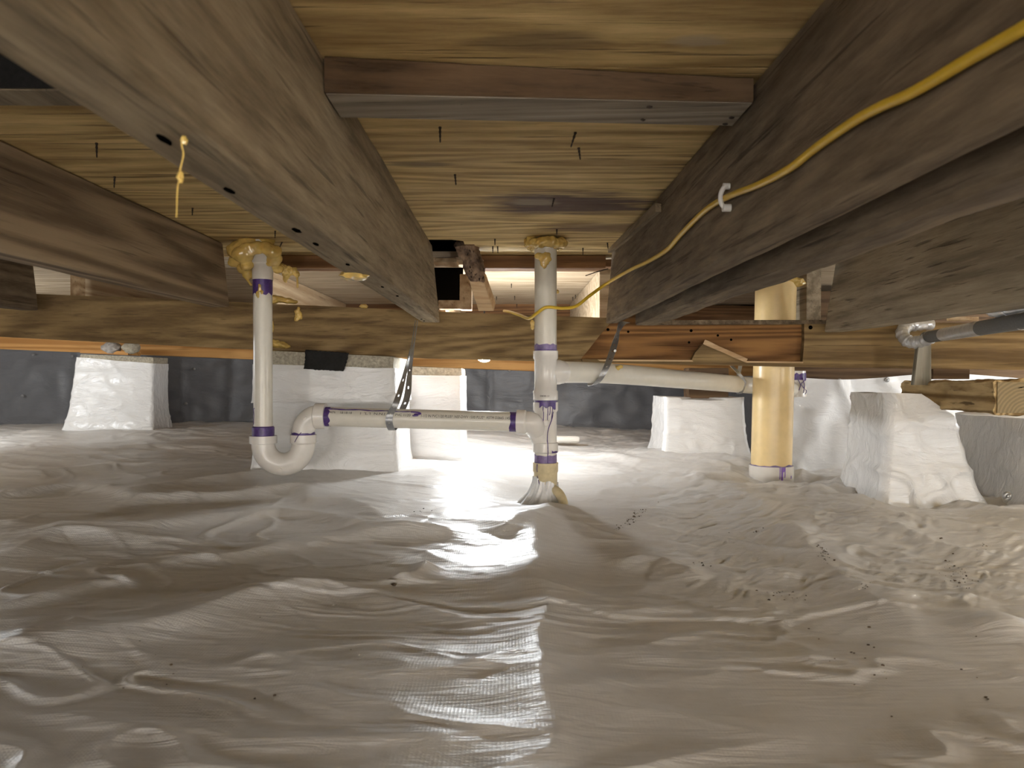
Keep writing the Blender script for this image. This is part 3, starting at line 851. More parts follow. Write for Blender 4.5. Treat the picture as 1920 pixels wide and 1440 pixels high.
pxblock((812, 484, 856, 492), 2.31, .10, 'pale_y', hb, 'block', 0, 51)
pxblock((822, 563, 868, 579), 2.46, .05, 'pale_y', hb, 'block', 0, 52)
pxblock((862, 514, 884, 580), 2.47, .06, 'pale_y', hb, 'block', 0, 53)
pxblock((800, 440, 868, 580), 2.575, .012, 'void', hb, 'hole_shade_board', 0, 54)  # near-black backing, carries the hole's darkness in its colour
pxblock((1133, 478, 1150, 500), 2.395, .05, 'block_red', tag(bpy.data.objects.new('splintered_block', None), 'small splintered block with a bent nail at the top of the cable joist end', 'blocking'), 'block', 0, 55)
spb = bpy.data.objects['splintered_block']; COL.objects.link(spb)
MB().sweep([P(1140, 504, 2.29), P(1118, 510, 2.27), P(1098, 517, 2.25)], [.0016, .0016, .0012], 8).build('nail', 'rust', spb)
# split strip hanging off the cable joist
q0 = [P(1146, 474, 2.20), P(1168, 458, 2.02), P(1205, 425, 1.72), P(1238, 397, 1.52)]
st = MB()
for i in range(3):
    a, b = q0[i], q0[i + 1]
    st.hexa([a, a + Vector((.012, 0, 0)), a + Vector((.012, 0, .016)), a + Vector((0, 0, .018))], [b, b + Vector((.012, 0, 0)), b + Vector((.012, 0, .016)), b + Vector((0, 0, .018))])
st.v = [p + Vector((-.010, 0, 0)) for p in st.v]
tag(st.build('split_strip', 'joist', None, True, 30, True), 'long splinter peeling off the top of the cable joist', 'splinter')

# ================================================================== PIERS
def wood_chip(): pass


# centre pier
px0, px1 = P(474, 800, 2.28).x, P(741, 800, 2.28).x
zt = CZ + .058
cp = thing('pier', 'wide white wrapped block pier under the girder behind the trap', 'pier', ((px0 + px1) / 2, 2.40, CZ - .29))
yb = 2.62
A = [(px0 + .004, 2.286, CZ + .034), (px1 - .004, 2.286, CZ + .012), (px1 - .004, 2.286, CZ + .0535), (px0 + .004, 2.286, CZ + .0765)]
MB().timber([P(478, 690, 2.286), P(738, 695, 2.286), P(738, 669, 2.286), P(478, 656, 2.286)], [Vector(p) + Vector((0, yb - 2.3, 0)) for p in [P(478, 690, 2.286), P(738, 695, 2.286), P(738, 669, 2.286), P(478, 656, 2.286)]], 20, .003, .002, 61, per=12).build('cap_block', 'conc', cp, True, 30)
MB().wrap((px0, px1, 2.28, yb, CZ - .31), (px0, px1, 2.28, yb, CZ + .0), 40, 26, .003, .012, 3.3, .01, 5, lambda a, b: CZ + .035 - .013 * a).build('lower_wrap', 'liner_wrap', cp, True, 60)
MB().wrap((px0 - .002, px1 + .003, 2.273, yb + .004, CZ - .082), (px0 - .001, px1 + .002, 2.276, yb, CZ + .03), 70, 24, .006, .003, 7.7, .01, 11, lambda a, b: CZ + .037 - .014 * a).build('upper_wrap', 'liner_wrap', cp, True, 60)
fp = MB().add([], [])
fq = [P(570, 692, 2.272), P(644, 696, 2.262), P(655, 662, 2.272), P(574, 656, 2.275)]
ff = thing('felt_pad', 'black felt scrap hanging between the girder and the wide pier', 'felt pad', (fq[0] + fq[1]) / 2)
v = []; f = []
for j in range(13):
    for i in range(25):
        a = fq[0].lerp(fq[1], i / 24); b = fq[3].lerp(fq[2], i / 24); p = a.lerp(b, j / 12)
        p += Vector((0, -.004 - .004 * noise.noise(p * 40), 0)) + (Vector((.003 * noise.noise(Vector((j, 3, 0)) * .8), 0, 0)) if i in (0, 24) else Vector()) + (Vector((0, 0, .002 * noise.noise(Vector((i, 9, 0)) * .8))) if j in (0, 12) else Vector())
        v.append(p)
for j in range(12):
    for i in range(24): k = j * 25 + i; f.append((k, k + 1, k + 26, k + 25))
fo = MB().add(v, f).build('felt_sheet', 'felt', ff); fo.modifiers.new('thick', 'SOLIDIFY').thickness = .003

# second pier, behind
bx0, bx1 = P(690, 760, 2.66).x, P(867, 760, 2.66).x
bp = thing('pier', 'white wrapped block pier half hidden behind the wide pier and strap', 'pier', ((bx0 + bx1) / 2, 2.9, CZ - .26))
MB().wrap((bx0, bx1, 2.66, 2.92, CZ - .33), (bx0, bx1, 2.66, 2.92, CZ - .01), 40, 24, .004, .008, 9.1, .01, 6, lambda a, b: CZ + .006 - .006 * a).build('wrap', 'liner_wrap', bp, True, 60)
cb4 = [P(694, 704, 2.665), P(866, 704, 2.665), P(866, 691, 2.665), P(694, 684, 2.665)]
MB().timber(cb4, [p + Vector((0, .2, 0)) for p in cb4], 10, .003, .002, 62, per=8).build('cap_block', 'conc', bp, True, 30)

# left pier
lx0, lx1 = P(142, 760, 3.5).x, P(288, 760, 3.5).x
lp = thing('pier', 'bright white wrapped pier against the grey sheeted wall, topped by loose stones', 'pier', ((lx0 + lx1) / 2, 3.6, CZ - .25))
MB().wrap((lx0 - .035, lx1 + .0, 3.48, 3.66, CZ - .26), (lx0, lx1, 3.5, 3.66, CZ + .07), 48, 40, .008, .018, 5.5, .01, 8, lambda a, b: CZ + .088 - .03 * a).build('wrap', 'liner_wrap', lp, True, 60)
cc = [P(146, 688, 3.503), P(287, 692, 3.503), P(287, 670, 3.503), P(151, 664, 3.503)]
MB().timber(cc, [p + Vector((0, .15, 0)) for p in cc], 10, .003, .003, 63, per=12).build('cap_block', 'conc', lp, True, 30)
sh = [P(150, 662, 3.51), P(240, 666, 3.51), P(240, 659, 3.51), P(150, 655, 3.51)]
tag(MB().timber(sh, [p + Vector((0, .12, 0)) for p in sh], 8, .001, .001, 64).build('wood_shim', 'orange', None, True, 30), 'thin orange wood shim on the pier below the loose stones', 'shim')
tag(MB().blob(P(210, 652, 3.52), (.040, .04, .026), 3, .3, 1.5).build('stone', 'stone'), 'dark grey stone wedged on the pier shim, beside a paler one', 'stone')
tag(MB().blob(P(247, 652, 3.52), (.036, .04, .028), 8, .3, 1.5).build('stone', 'conc'), 'pale stone wedged on top of the pier shim, beside a darker one', 'stone')
tp = MB().wrap((P(262, 800, 3.44).x, P(288, 800, 3.44).x, 3.43, 3.455, CZ - .27), (P(266, 800, 3.44).x, P(287, 800, 3.44).x, 3.44, 3.455, CZ - .235), 10, 8, .003, .01, 1.1, .004, 20)
tp.build('wrap_fold', 'liner_wrap', lp, True, 60)

# low wrapped pier with wood post
wx0, wx1 = P(1254, 800, 2.86).x, P(1402, 800, 2.86).x
wp = thing('pier', 'low white wrapped pier with a short dark wood post on top', 'pier', ((wx0 + wx1) / 2, 3.0, CZ - .31))
MB().wrap((wx0 - .012, wx1, 2.86, 3.15, CZ - .33), (wx0 - .012, wx1 - .006, 2.88, 3.12, CZ - .09), 50, 40, .008, .03, 2.2, .012, 8, lambda a, b: CZ - .09 + .016 * abs(a - .55) - .006 * (1 if .2 < a < .8 else 0)).build('wrap', 'liner_wrap', wp, True, 60)
pq = [P(1292, 747, 2.95), P(1366, 747, 2.95), P(1366, 690, 2.95), P(1292, 690, 2.95)]
tag(MB().timber(pq, [p + Vector((0, .09, 0)) for p in pq], 10, .003, .002, 65).build('wood_post', 'block_brown', None, True, 30), 'short dark brown post standing on the low wrapped pier', 'post')

# right pier and its neighbour
rx0, rx1 = P(1662, 800, 2.2).x, P(1832, 800, 2.2).x
rp = thing('pier', 'loosely draped white pier under the old timber beside the white wall', 'pier', ((rx0 + rx1) / 2, 2.3, CZ - .38))
tf = lambda a, b: CZ - (.050 + .012 * a if a < .45 else .050 + .005 + (a - .45) * .13)
MB().wrap((rx0 - .005, rx1, 2.2, 2.46, CZ - .41), (rx0 + .005, rx1 - .05, 2.2, 2.46, CZ - .06), 60, 50, .017, .035, 14.4, .02, 7, tf, 3).build('draped_wrap', 'liner_wrap', rp, True, 60)
tx0 = rx1 + .10
np_ = thing('wrapped_footing', 'low grey-white wrapped footing under the cut end of the old timber', 'footing', (1.6, 2.2, CZ - .38))
MB().wrap((tx0, 1.85, 2.05, 2.5, CZ - .40), (tx0 + .01, 1.85, 2.07, 2.5, CZ - .115), 50, 40, .010, .03, 20.2, .015, 6, lambda a, b: CZ - .125 + .006 * math.sin(a * 9), 3).build('wrap', 'liner_wrap', np_, True, 60)
o = bpy.data.objects.new('fastener', BMESH); COL.objects.link(o); o.parent = np_; o.location = P(1888, 930, 2.01) - np_.location; o.scale = (1.4,) * 3

# old timber, with end grain
ot = thing('old_timber', 'old cracked yellow-brown timber lying on the draped pier, end grain showing', 'timber', (1.36, 2.18, CZ - .11))
TX0, TX1 = 1.277, 1.46
mt = MB().timber(sec(TX0, TX1, 1.955, CZ - .101, CZ - .012), sec(TX0 + .004, TX1, 2.43, CZ - .094, CZ - .018), 70, .006, .010, 71, per=14, freq=30)
mt.build('log', 'timber_old', ot, True, 40)
s_ = NT('end_grain'); v_ = s_.coord(False)
wv = s_.n('ShaderNodeTexWave', {'Scale': 34.0, 'Distortion': 3.0, 'Detail': 4.0}, wave_type='RINGS', rings_direction='Y'); s_.set(wv, 'Vector', v_)
M['end_grain'] = s_.fin(s_.ramp(wv.outputs['Fac'], [(.1, (.20, .15, .08)), (.9, (.27, .20, .105))]), .9, s_.bump(wv.outputs['Fac'], .3, .002))
MB().prism([(TX0 + .006, 1.951, CZ - .097), (TX1 - .004, 1.951, CZ - .097), (TX1 - .004, 1.951, CZ - .016), (TX0 + .006, 1.951, CZ - .016)], (0, .003, 0)).build('end_grain', 'end_grain', ot, False, fix=True)['label'] = 'sawn end with growth rings'
for (x, z, l, a) in ((1.345, -.03, .02, .2), (1.38, -.06, .025, .9), (1.36, -.045, .014, 1.5)):
    d = Vector((math.cos(a), 0, math.sin(a))) * l / 2; c = Vector((x, 1.9495, CZ + z))
    MB().prism([c - d, c - d * .2 + Vector((0, 0, .0015)), c + d, c - Vector((0, 0, .0015))], (0, .002, 0)).build('crack', 'void', ot, False, fix=True)
gs = [P(1714, 722, 2.27), P(1746, 722, 2.27), P(1746, 640, 2.27), P(1724, 640, 2.27)]
tag(MB().timber(gs, [p + Vector((0, .02, 0)) for p in gs], 6, .001, .001, 72).build('grey_shim', 'grey_wood', None, True, 30), 'tapered grey wood stake propping the taped pipe elbow on the old timber', 'shim')
for nm, (x0, y0, x1, y1), lb in (('wood_offcut', (1750, 692, 1818, 711), 'light brown offcut on the old timber behind the grey stake'),):
    gs = [P(x0, y1, 2.34), P(x1, y1, 2.34), P(x1, y0, 2.34), P(x0, y0, 2.34)]
    tag(MB().timber(gs, [p + Vector((0, .05, 0)) for p in gs], 6, .001, .001, 73).build(nm, 'block_brown', None, True, 30), lb, 'offcut')

# ================================================================== PLUMBING
pl = thing('drain_plumbing', 'white plastic drain: riser, trap, horizontal arm, central stack and branch, purple primed joints', 'drain pipe', P(1023, 930, 2.03))
ZT = 2.06
K = ZT / 1.9
S_ = ZT / F


def ring_patch(p0, d, r, h0, h1, mat, name, parent, a0=0.0, a1=2 * math.pi, rag=.004, seed=0, n=48):
    """thin painted band around a pipe with a ragged far edge"""
    p0 = Vector(p0); d = Vector(d).normalized(); u = d.orthogonal().normalized()
    if abs(d.y) < .9:
        u = (Vector((0, -1, 0)) - d * Vector((0, -1, 0)).dot(d)).normalized()
    w_ = d.cross(u); v = []; f = []
    full = abs(a1 - a0) > 6.2
    m = n if full else n + 1
    for i in range(m):
        a = a0 + (a1 - a0) * i / n
        e = h1 + rag * noise.noise(Vector((math.cos(a) * 2.5, math.sin(a) * 2.5, seed)))
        for h in (h0, h0 + (e - h0) * .5, e):
            v.append(p0 + d * h + (u * math.cos(a) + w_ * math.sin(a)) * (r + .0006))
    for i in range(n):
        k = (i + 1) % m
        for c in range(2): f.append((i * 3 + c, k * 3 + c, k * 3 + c + 1, i * 3 + c + 1))
    return MB().add(v, f).build(name, mat, parent, True, 80)


def drip(p0, d, r, pts, wd, parent, mat='primer'):
    """primer run on a pipe; pts = (height along d, angle)"""
    p0 = Vector(p0); d = Vector(d).normalized(); u = (Vector((0, -1, 0)) - d * Vector((0, -1, 0)).dot(d)).normalized(); w_ = d.cross(u)
    pp = []
    for h, a, rr in pts: pp.append(p0 + d * h + (u * math.cos(a) + w_ * math.sin(a)) * (r + rr))
    pp = smoothpath(pp, 5)
    return MB().sweep(pp, [wd * (.7 + .5 * abs(noise.noise(p * 90))) for p in pp], 6).build('primer_run', mat, parent)


# riser
ra = P(493, 650, ZT); rax, ray = ra.x, ra.y


def RZ(y): return P(493, y, ZT).z


up = Vector((0, 0, 1)); dn = Vector((0, 0, -1))
riser = MB().lathe((rax, ray, RZ(818)), up, [(0, K * .0235), (SUB - .001 - RZ(818), K * .0235)], 32).build('riser_pipe', 'pvc', pl)
cpl = MB().lathe((rax, ray, RZ(525)), up, [(0, K * .0245), (0, K * .0258), (RZ(506) - RZ(525), K * .0258), (RZ(504) - RZ(525), K * .0246), (RZ(496) - RZ(525), K * .0246), (RZ(494) - RZ(525), K * .0275), (RZ(486) - RZ(525), K * .0275), (RZ(484) - RZ(525), K * .0255), (RZ(466) - RZ(525), K * .0255)], 32).build('coupling', 'pvc_fit', pl)
ring_patch((rax, ray, RZ(525)), dn, K * .0237, 0, RZ(525) - RZ(552), 'primer', 'primer_band', riser, rag=.014, seed=2)
drip((rax, ray, RZ(765)), dn, K * .0235, [(0, .75, .0005), (.004, .95, .0005), (.02, .85, .0005), (.045, 1.0, .0005)], .0012, riser)
# trap
x2 = rax + (569 - 494) * S_
zc = P(494, 833, ZT).z
MB().lathe((rax, ray, RZ(819)), up, [(0, K * .0275), (0, K * .0275), (RZ(801) - RZ(819), K * .0275), (RZ(799) - RZ(819), K * .0245)], 32).build('primer_collar', 'primer', pl)['label'] = 'wide purple primed collar above the trap'
tr = MB()
tr.lathe((rax, ray, zc), up, [(-.001, K * .029), (.002, K * .0295), (.003, K * .034), (RZ(817) - zc, K * .034), (RZ(817) - zc, K * .026)], 36)
tr.lathe((x2, ray, zc), up, [(-.001, K * .029), (.002, K * .0295), (.005, K * .0325), (RZ(815) - zc, K * .0325), (RZ(815) - zc, K * .025)], 36)
rr = (x2 - rax) / 2
arc = [Vector((rax + rr - rr * math.cos(a), ray, zc - rr * math.sin(a))) for a in [math.pi * k / 28 for k in range(29)]]
tr.sweep([Vector((rax, ray, zc + .004))] + arc + [Vector((x2, ray, zc + .004))], K * .0292, 36)
trap = tr.build('trap_bend', 'pvc_fit', pl)
MB().lathe((rax + rr, ray - K * .028, zc - rr - .012), (0, -1, -.35), [(0, .006), (.0015, .006), (.0015, .004)], 12).build('mould_mark', 'pvc_fit', trap)
# return elbow
el = MB()
ze = P(569, 780, ZT).z; z0e = RZ(811); ra_ = ze - z0e
pts = [Vector((x2, ray, zc + .012)), Vector((x2, ray, z0e))] + [Vector((x2 + ra_ - ra_ * math.cos(a), ray, z0e + ra_ * math.sin(a))) for a in [math.pi / 2 * k / 14 for k in range(1, 15)]]
xe = P(591, 780, ZT).x
pts.append(Vector((xe, ray, ze)))
el.sweep(pts, K * .0285, 36)
el.lathe((xe - .002, ray, ze), (1, 0, -.01), [(0, K * .0285), (.003, K * .0328), (P(612, 780, ZT).x - xe, K * .0328), (P(612, 780, ZT).x - xe, K * .0255)], 36)
elb = el.build('return_elbow', 'pvc_fit', pl)
ring_patch((x2, ray, z0e - .006), up, K * .0286, 0, .006, 'primer', 'primer_band', elb, rag=.004, seed=5)
drip((x2, ray, RZ(812)), dn, K * .0327, [(-.004, -.1, -.003), (.004, .1, .0005), (.022, .42, .0005)], .0012, trap)
MB().lathe(Vector((x2 + .012, ray - K * .0285, ze - .004)), (0, -1, 0), [(0, .006), (.002, .006), (.002, .0045), (.001, .004)], 16).build('mould_mark', 'pvc_fit', elb)
# arm
a_ = P(609, 781, ZT); b_ = P(972, 791, 2.0)
ad = (b_ - a_).normalized()
arm = MB().sweep([a_, b_], K * .0243, 36).build('trap_arm', 'pvc', pl)
ring_patch(a_ + ad * .003, ad, K * .0244, 0, .016, 'primer', 'primer_band', arm, rag=.010, seed=8)
ring_patch(b_ - ad * .005, -ad, K * .0244, 0, .016, 'primer', 'primer_band', arm, 0.0, 6.283, rag=.006, seed=9)
au = (Vector((0, -1, 0)) - ad * Vector((0, -1, 0)).dot(ad)).normalized(); aw = ad.cross(au)


def on_arm(px, ang, lift=.0004):
    t = (px - 609) / (972 - 609); p = a_.lerp(b_, t); sgn = 1 if aw.z > 0 else -1
    return p + (au * math.cos(ang) + aw * (sgn * math.sin(ang))) * (K * .0243 + lift)


pp = [on_arm(612 + 166 * k / 20, .95 - .10 * (k / 20) + .04 * math.sin(k), .0003) for k in range(21)]
MB().sweep(pp, [.0012 + .0008 * (1 - k / 20) + .0004 * math.sin(k * 2.1) for k in range(21)], 6).build('primer_run', 'primer', arm)
pp = smoothpath([on_arm(776, .85), on_arm(790, .78), on_arm(794, .62), on_arm(783, .55), on_arm(790, .42), on_arm(780, .38)], 4)
MB().sweep(pp, [.0022] * len(pp), 6).build('primer_run', 'primer', arm)


def pipe_text(txt, px0, px1, ang, hgt, parent):
    cu = bpy.data.curves.new('print', 'FONT'); cu.body = txt; cu.size = 1.0
    to = bpy.data.objects.new('tmp_text', cu); COL.objects.link(to)
    bpy.context.view_layer.update()
    me = bpy.data.meshes.new_from_object(to.evaluated_get(bpy.context.evaluated_depsgraph_get()))
    bpy.data.objects.remove(to); bpy.data.curves.remove(cu)
    xs = [v.co.x for v in me.vertices]; x0_, x1_ = min(xs), max(xs)
    off = parent_loc(parent)
    for v in me.vertices:
        px = px0 + (px1 - px0) * (v.co.x - x0_) / (x1_ - x0_)
        v.co = on_arm(px, ang + (v.co.y - .35) * hgt / (K * .0243), .0005) - off
    me.materials.append(M['ink'])
    o = bpy.data.objects.new('print', me); COL.objects.link(o); o.parent = parent; return o


pipe_text('7940%', 617, 635, .55, .009, arm); pipe_text('18:18:18', 644, 666, .52, .009, arm)
pipe_text("I  'L.'I  N.N.I", 682, 728, .5, .010, arm); pipe_text('PVC 1120', 748, 776, .45, .010, arm)
pipe_text("1-1/2 IN PVC1120 PLUS*  NSF-DWV 1500 PLUS*  ASTM D2665 .145", 796, 958, .42, .011, arm)

# central stack
ZS = 2.03
sx = P(1023, 700, ZS).x


def SZ(y): return P(1023, y, ZS).z


def slathe(y0, y1, prof, mat, name, n=40):
    """prof: list of (pixel y, radius)"""
    return MB().lathe((sx, ZS, SZ(prof[0][0])), dn, [(SZ(prof[0][0]) - SZ(y), r) for y, r in prof], n).build(name, mat, pl)


stack = MB().lathe((sx, ZS, SZ(664)), up, [(0, .0301), (SUB - .001 - SZ(664), .0301)], 40).build('stack_pipe', 'pvc', pl)
ring_patch((sx, ZS, SZ(658)), up, .0302, 0, .018, 'primer_light', 'primer_band', stack, rag=.006, seed=12)
ring_patch((sx, ZS, SZ(658)), up, .0304, 0, .003, 'primer', 'primer_band', stack, rag=.001, seed=13)
t1 = MB().lathe((sx, ZS, SZ(658)), dn, [(SZ(658) - SZ(y), r) for y, r in ((658, .028), (658, .034), (672, .034), (675, .0306), (731, .0306), (734, .0338), (750, .0338), (750.3, .031))], 40)
br0 = P(1040, 697, ZS + .01); br1 = P(1140, 700, 2.20); bdir = (br1 - br0).normalized()
t1.lathe(Vector((sx, ZS, SZ(697))), bdir, [(.0, .030), (.028, .0335), (.050, .0345), (.056, .0325), (.066, .0320), (.068, .0300)], 36)
tee1 = t1.build('upper_tee', 'pvc_fit', pl)
bpts = smoothpath([Vector((sx, ZS, SZ(697))) + bdir * .05, P(1140, 700, 2.20), P(1273, 711, 2.47), P(1400, 722, 2.72), P(1490, 731, 2.90)], 6)
branch = MB().sweep(bpts, .0301, 32).build('branch_pipe', 'pvc', pl)
e2 = P(1494, 722, 2.90)
eb = MB().lathe(e2 + Vector((0, 0, -.045)), up, [(0, .03), (0, .036), (.035, .036), (.04, .033), (.10, .033)], 28).build('branch_elbow', 'pvc_fit', pl)
ring_patch(e2 + Vector((0, 0, .02)), up, .0334, 0, .025, 'primer', 'primer_band', eb, rag=.01, seed=4)
for k, (h0, a0, h1, a1) in enumerate(((.03, .2, -.03, .5), (.02, .7, -.01, .1), (-.01, .3, -.035, .9), (.025, -.3, -.02, .0))):
    drip(e2, up, .0362, [(h0, a0, 0), ((h0 + h1) / 2, a1, 0), (h1, (a0 + a1) / 2, 0)], .002, eb)
t2 = MB().lathe((sx, ZS, SZ(754)), dn, [(SZ(754) - SZ(y), r) for y, r in ((751, .030), (754, .030), (754, .0340), (769, .0340), (773, .0300), (829, .0302), (830, .0342), (847, .0342), (848.5, .031))], 40)
hb0 = b_ - ad * .004
t2.lathe(hb0, ad, [(0, .0255), (0, .0325), (.022, .0325), (.026, .029), (.030, .029)], 36)
h1 = hb0 + ad * .028
sp_ = smoothpath([h1, h1 + ad * .012 + Vector((0, 0, -.003)), Vector((sx - .022, ZS - .004, SZ(808))), Vector((sx - .004, ZS, SZ(830))), Vector((sx, ZS, SZ(842)))], 7)
t2.sweep(sp_, [.0290] * len(sp_), 36)
tee2 = t2.build('lower_tee', 'pvc_fit', pl)
MB().lathe(Vector((sx + .0, ZS - .0300, SZ(792))), (0, -1, 0), [(0, .0095), (.003, .0095), (.003, .0078), (.0018, .0070)], 20).build('mould_boss', 'pvc_fit', tee2)
ring_patch((sx, ZS, SZ(754)), dn, .0341, 0, .014, 'primer', 'primer_band', tee2, -.85, .55, rag=.012, seed=17)
ring_patch((sx, ZS, SZ(750.5)), dn, .0305, 0, SZ(750) - SZ(754.5), 'primer', 'primer_band', tee2, rag=0, seed=1)
for ang, hh, r0 in ((-.55, .045, .001), (-.15, .050, .001), (.22, .058, .001), (-.35, .03, .001)):
    drip((sx, ZS, SZ(757)), dn, .0325, [(0, ang, .0016), (.016, ang + .03, .0016), (.024, ang, -.0020), (hh, ang + .05, -.0020)], .0013, tee2)
drip((sx, ZS, SZ(770)), dn, .0302, [(0, -.7, .0005), (.02, -.5, .003), (.05, -.15, .005), (.075, -.10, .002), (.088, -.12, .0044), (.112, -.14, .0044), (.12, -.14, .0004), (.14, -.14, .0004)], .0014, tee2)
tri = ring_patch((sx, ZS, SZ(848)), up, .0345, 0, .008, 'primer', 'primer_band', tee2, .45, 1.1, rag=.008, seed=22)
low = MB().lathe((sx, ZS, SZ(845)), dn, [(0, .0300), (SZ(845) - SZ(872), .0300)], 40).build('short_nipple', 'pvc', pl)
ring_patch((sx, ZS, SZ(867)), up, .0301, 0, SZ(852) - SZ(867), 'primer_light', 'primer_band', low, rag=.004, seed=25)
ring_patch((sx, ZS, SZ(868)), up, .0303, 0, .002, 'primer', 'primer_band', low, rag=.001, seed=26)
ccp = MB().lathe((sx, ZS, SZ(867)), dn, [(SZ(867) - SZ(y), r) for y, r in ((867, .029), (867, .0345), (883, .0345), (886, .0322), (912, .0318), (935, .0318))], 40).build('old_coupling', 'pvc_cream', pl)
ccp['label'] = 'yellowed old coupling at the foot of the stack'
drip((sx, ZS, SZ(868)), dn, .0347, [(0, .75, 0), (.012, .78, 0), (.022, .75, 0)], .0014, ccp)
drip((sx, ZS, SZ(890)), dn, .0322, [(0, .8, 0), (.02, .62, 0), (.035, .55, 0)], .0014, ccp)
t_ = bpy.data.curves.new('print', 'FONT'); t_.body = '0800 1/'; t_.size = 1
to = bpy.data.objects.new('tmp_text', t_); COL.objects.link(to); bpy.context.view_layer.update()
me = bpy.data.meshes.new_from_object(to.evaluated_get(bpy.context.evaluated_depsgraph_get())); bpy.data.objects.remove(to); bpy.data.curves.remove(t_)
xm = max(v.co.x for v in me.vertices)
for v in me.vertices:
    a = (v.co.x / xm - .5) * .75 - .12; z = SZ(742) + (v.co.y - .3) * .0065
    v.co = Vector((sx + math.sin(a) * .0345, ZS - math.cos(a) * .0345, z)) - parent_loc(tee1)
me.materials.append(M['ink']); o = bpy.data.objects.new('print', me); COL.objects.link(o); o.parent = tee1

# sheet gathered round the foot of the stack
bt = thing('pipe_boot', 'gathered white plastic sleeve taped round the foot of the central stack', 'pipe boot', (sx, ZS, fz(sx, ZS)))
v = []; f = []
nz, na = 22, 90
for j in range(nz + 1):
    t = j / nz
    for i in range(na):
        a = 2 * math.pi * i / na
        ca, sa = math.sin(a), -math.cos(a)
        z_top = SZ(900) - .010 * ca + .004 * math.sin(a * 5)
        rbase = .052 + .03 * max(0, -ca) + .014 * math.sin(a * 2 + 1)
        rr_ = .0335 + (rbase - .0335) * t ** 2.2 + .0030 * math.sin(a * 13 + 4 * t) * (.3 + t) + .002 * math.sin(a * 23)
        x = sx + ca * rr_ - .012 * t * t; y = ZS + sa * rr_
        zb_ = fz(x, y) - .006
        v.append(Vector((x, y, z_top + (zb_ - z_top) * t)))
for j in range(nz):
    for i in range(na):
        k = j * na + i; k2 = j * na + (i + 1) % na; f.append((k, k + na, k2 + na, k2))
MB().add(v, f).build('sleeve', 'liner_wrap', bt, True, 80)
q = smoothpath([P(1035, 915, 2.02), P(1048, 925, 1.99), P(1056, 942, 1.97), P(1057, 962, 1.95)], 5)
MB().sweep(q, .0125, 20).build('buried_elbow', 'pvc_cream', bt)['label'] = 'cream pipe elbow peeking out below the sleeve'

# white offcut on the floor
q0 = onfloor(1040, 834); q1 = onfloor(1086, 832)
q0 = P(1032, 824, q0.y); q1 = P(1086, 824, q0.y)
tag(MB().lathe(q0, q1 - q0, [(0, .016), ((q1 - q0).length - .01, .016), ((q1 - q0).length, .012)], 20).build('pipe_offcut', 'pvc_fit'), 'short white pipe lying on the sheet behind the stack', 'pipe')

# thick yellow pipe
yp = thing('yellow_pipe', 'thick yellow vertical pipe behind the girder, in a white fitting with purple drips', 'pipe', P(1447, 915, 2.6))
y0_, y1_ = P(1446, 875, 2.6), P(1456, 480, 2.6)
yd = (y1_ - y0_).normalized()
MB().lathe(y0_ - yd * .02, yd, [(0, .0685), ((SUB - .002 - y0_.z) + .02, .0685)], 48).build('pipe', 'pvc_yellow', yp)
hbz = P(1446, 872, 2.6).z
hubm = MB().lathe((y0_.x, y0_.y, hbz), dn, [(0, .0665), (0, .0745), (.055, .0745), (.075, .066), (.10, .045), (.11, .03)], 48).build('hub', 'pvc_fit', yp)
hubm['label'] = 'white hub fitting'
ring_patch((y0_.x, y0_.y, hbz), up, .0688, 0, .004, 'primer_light', 'primer_band', yp, rag=.007, seed=31)
for ang, hh, wd in ((-.30, .035, .0022), (-.15, .060, .0042), (-.05, .040, .002), (-.7, .04, .002), (-.2, .015, .006)):
    h0 = 0 if ang != -.7 else .03
    drip((y0_.x, y0_.y, hbz), dn, .0745, [(h0, ang, .0), (hh * .5 + h0 * .5, ang, .0), (hh, ang + .01, -.0)], wd, hubm, M.setdefault('primer_vivid', plain('primer_vivid', (.22, .10, .45), .4)) and 'primer_vivid')
remesh(tag(MB().blob(P(1492, 529, 2.57), (.03, .03, .016), 5, .3, 1.5).blob(P(1478, 522, 2.55), (.03, .02, .015), 6, .3, 1.5).build('foam_collar', 'foam'), 'small foam ring around the top of the thick yellow pipe', 'spray foam'))

# ================================================================== FOAM
fm = MB()
rs = random.Random(7)
top = Vector((rax, ray, SUB))
for (px, py, dY, r) in ((447, 470, .0, .030), (455, 478, -.03, .026), (468, 468, -.03, .024), (482, 465, -.03, .02), (500, 466, -.03, .02), (512, 472, -.02, .022), (515, 487, 0, .020),
                     (508, 490, -.01, .018), (443, 490, .02, .02), (458, 502, .0, .018), (466, 514, .01, .016), (463, 497, -.02, .018), (470, 455, 0, .03), (495, 455, 0, .028), (512, 503, .01, .012), (522, 505, .02, .014)):
    fm.blob(P(px, py, ZT + dY), (r * 1.08, r * .95, r * .9), rs.random() * 50, .22, 1.1)
fm.sweep(smoothpath([P(452, 500, ZT), P(460, 518, ZT + .005), P(469, 532, ZT), P(472, 536, ZT)], 4), [.004] * 13, 8)
remesh(tag(fm.build('spray_foam', 'foam'), 'big glossy yellow foam clump around the top of the riser pipe', 'spray foam'), .0024)
fm = MB()
for (px, py, r) in ((528, 503, .013), (534, 511, .010), (541, 506, .011), (545, 512, .008), (551, 508, .010), (556, 514, .009), (538, 518, .008)):
    fm.blob(P(px, py, ZT + .03), r, rs.random() * 50, .5, 2)
for pts in ([(536, 515), (532, 522), (535, 529)], [(541, 514), (537, 522), (536, 530)], [(552, 512), (557, 520), (558, 540)], [(560, 512), (558, 520)]):
    fm.sweep(smoothpath([P(x, y, ZT + .03) for x, y in pts], 4), .0032, 8)
remesh(tag(fm.build('spray_foam', 'foam'), 'stringy yellow foam drips beside the top of the riser pipe', 'spray foam'), .0016)
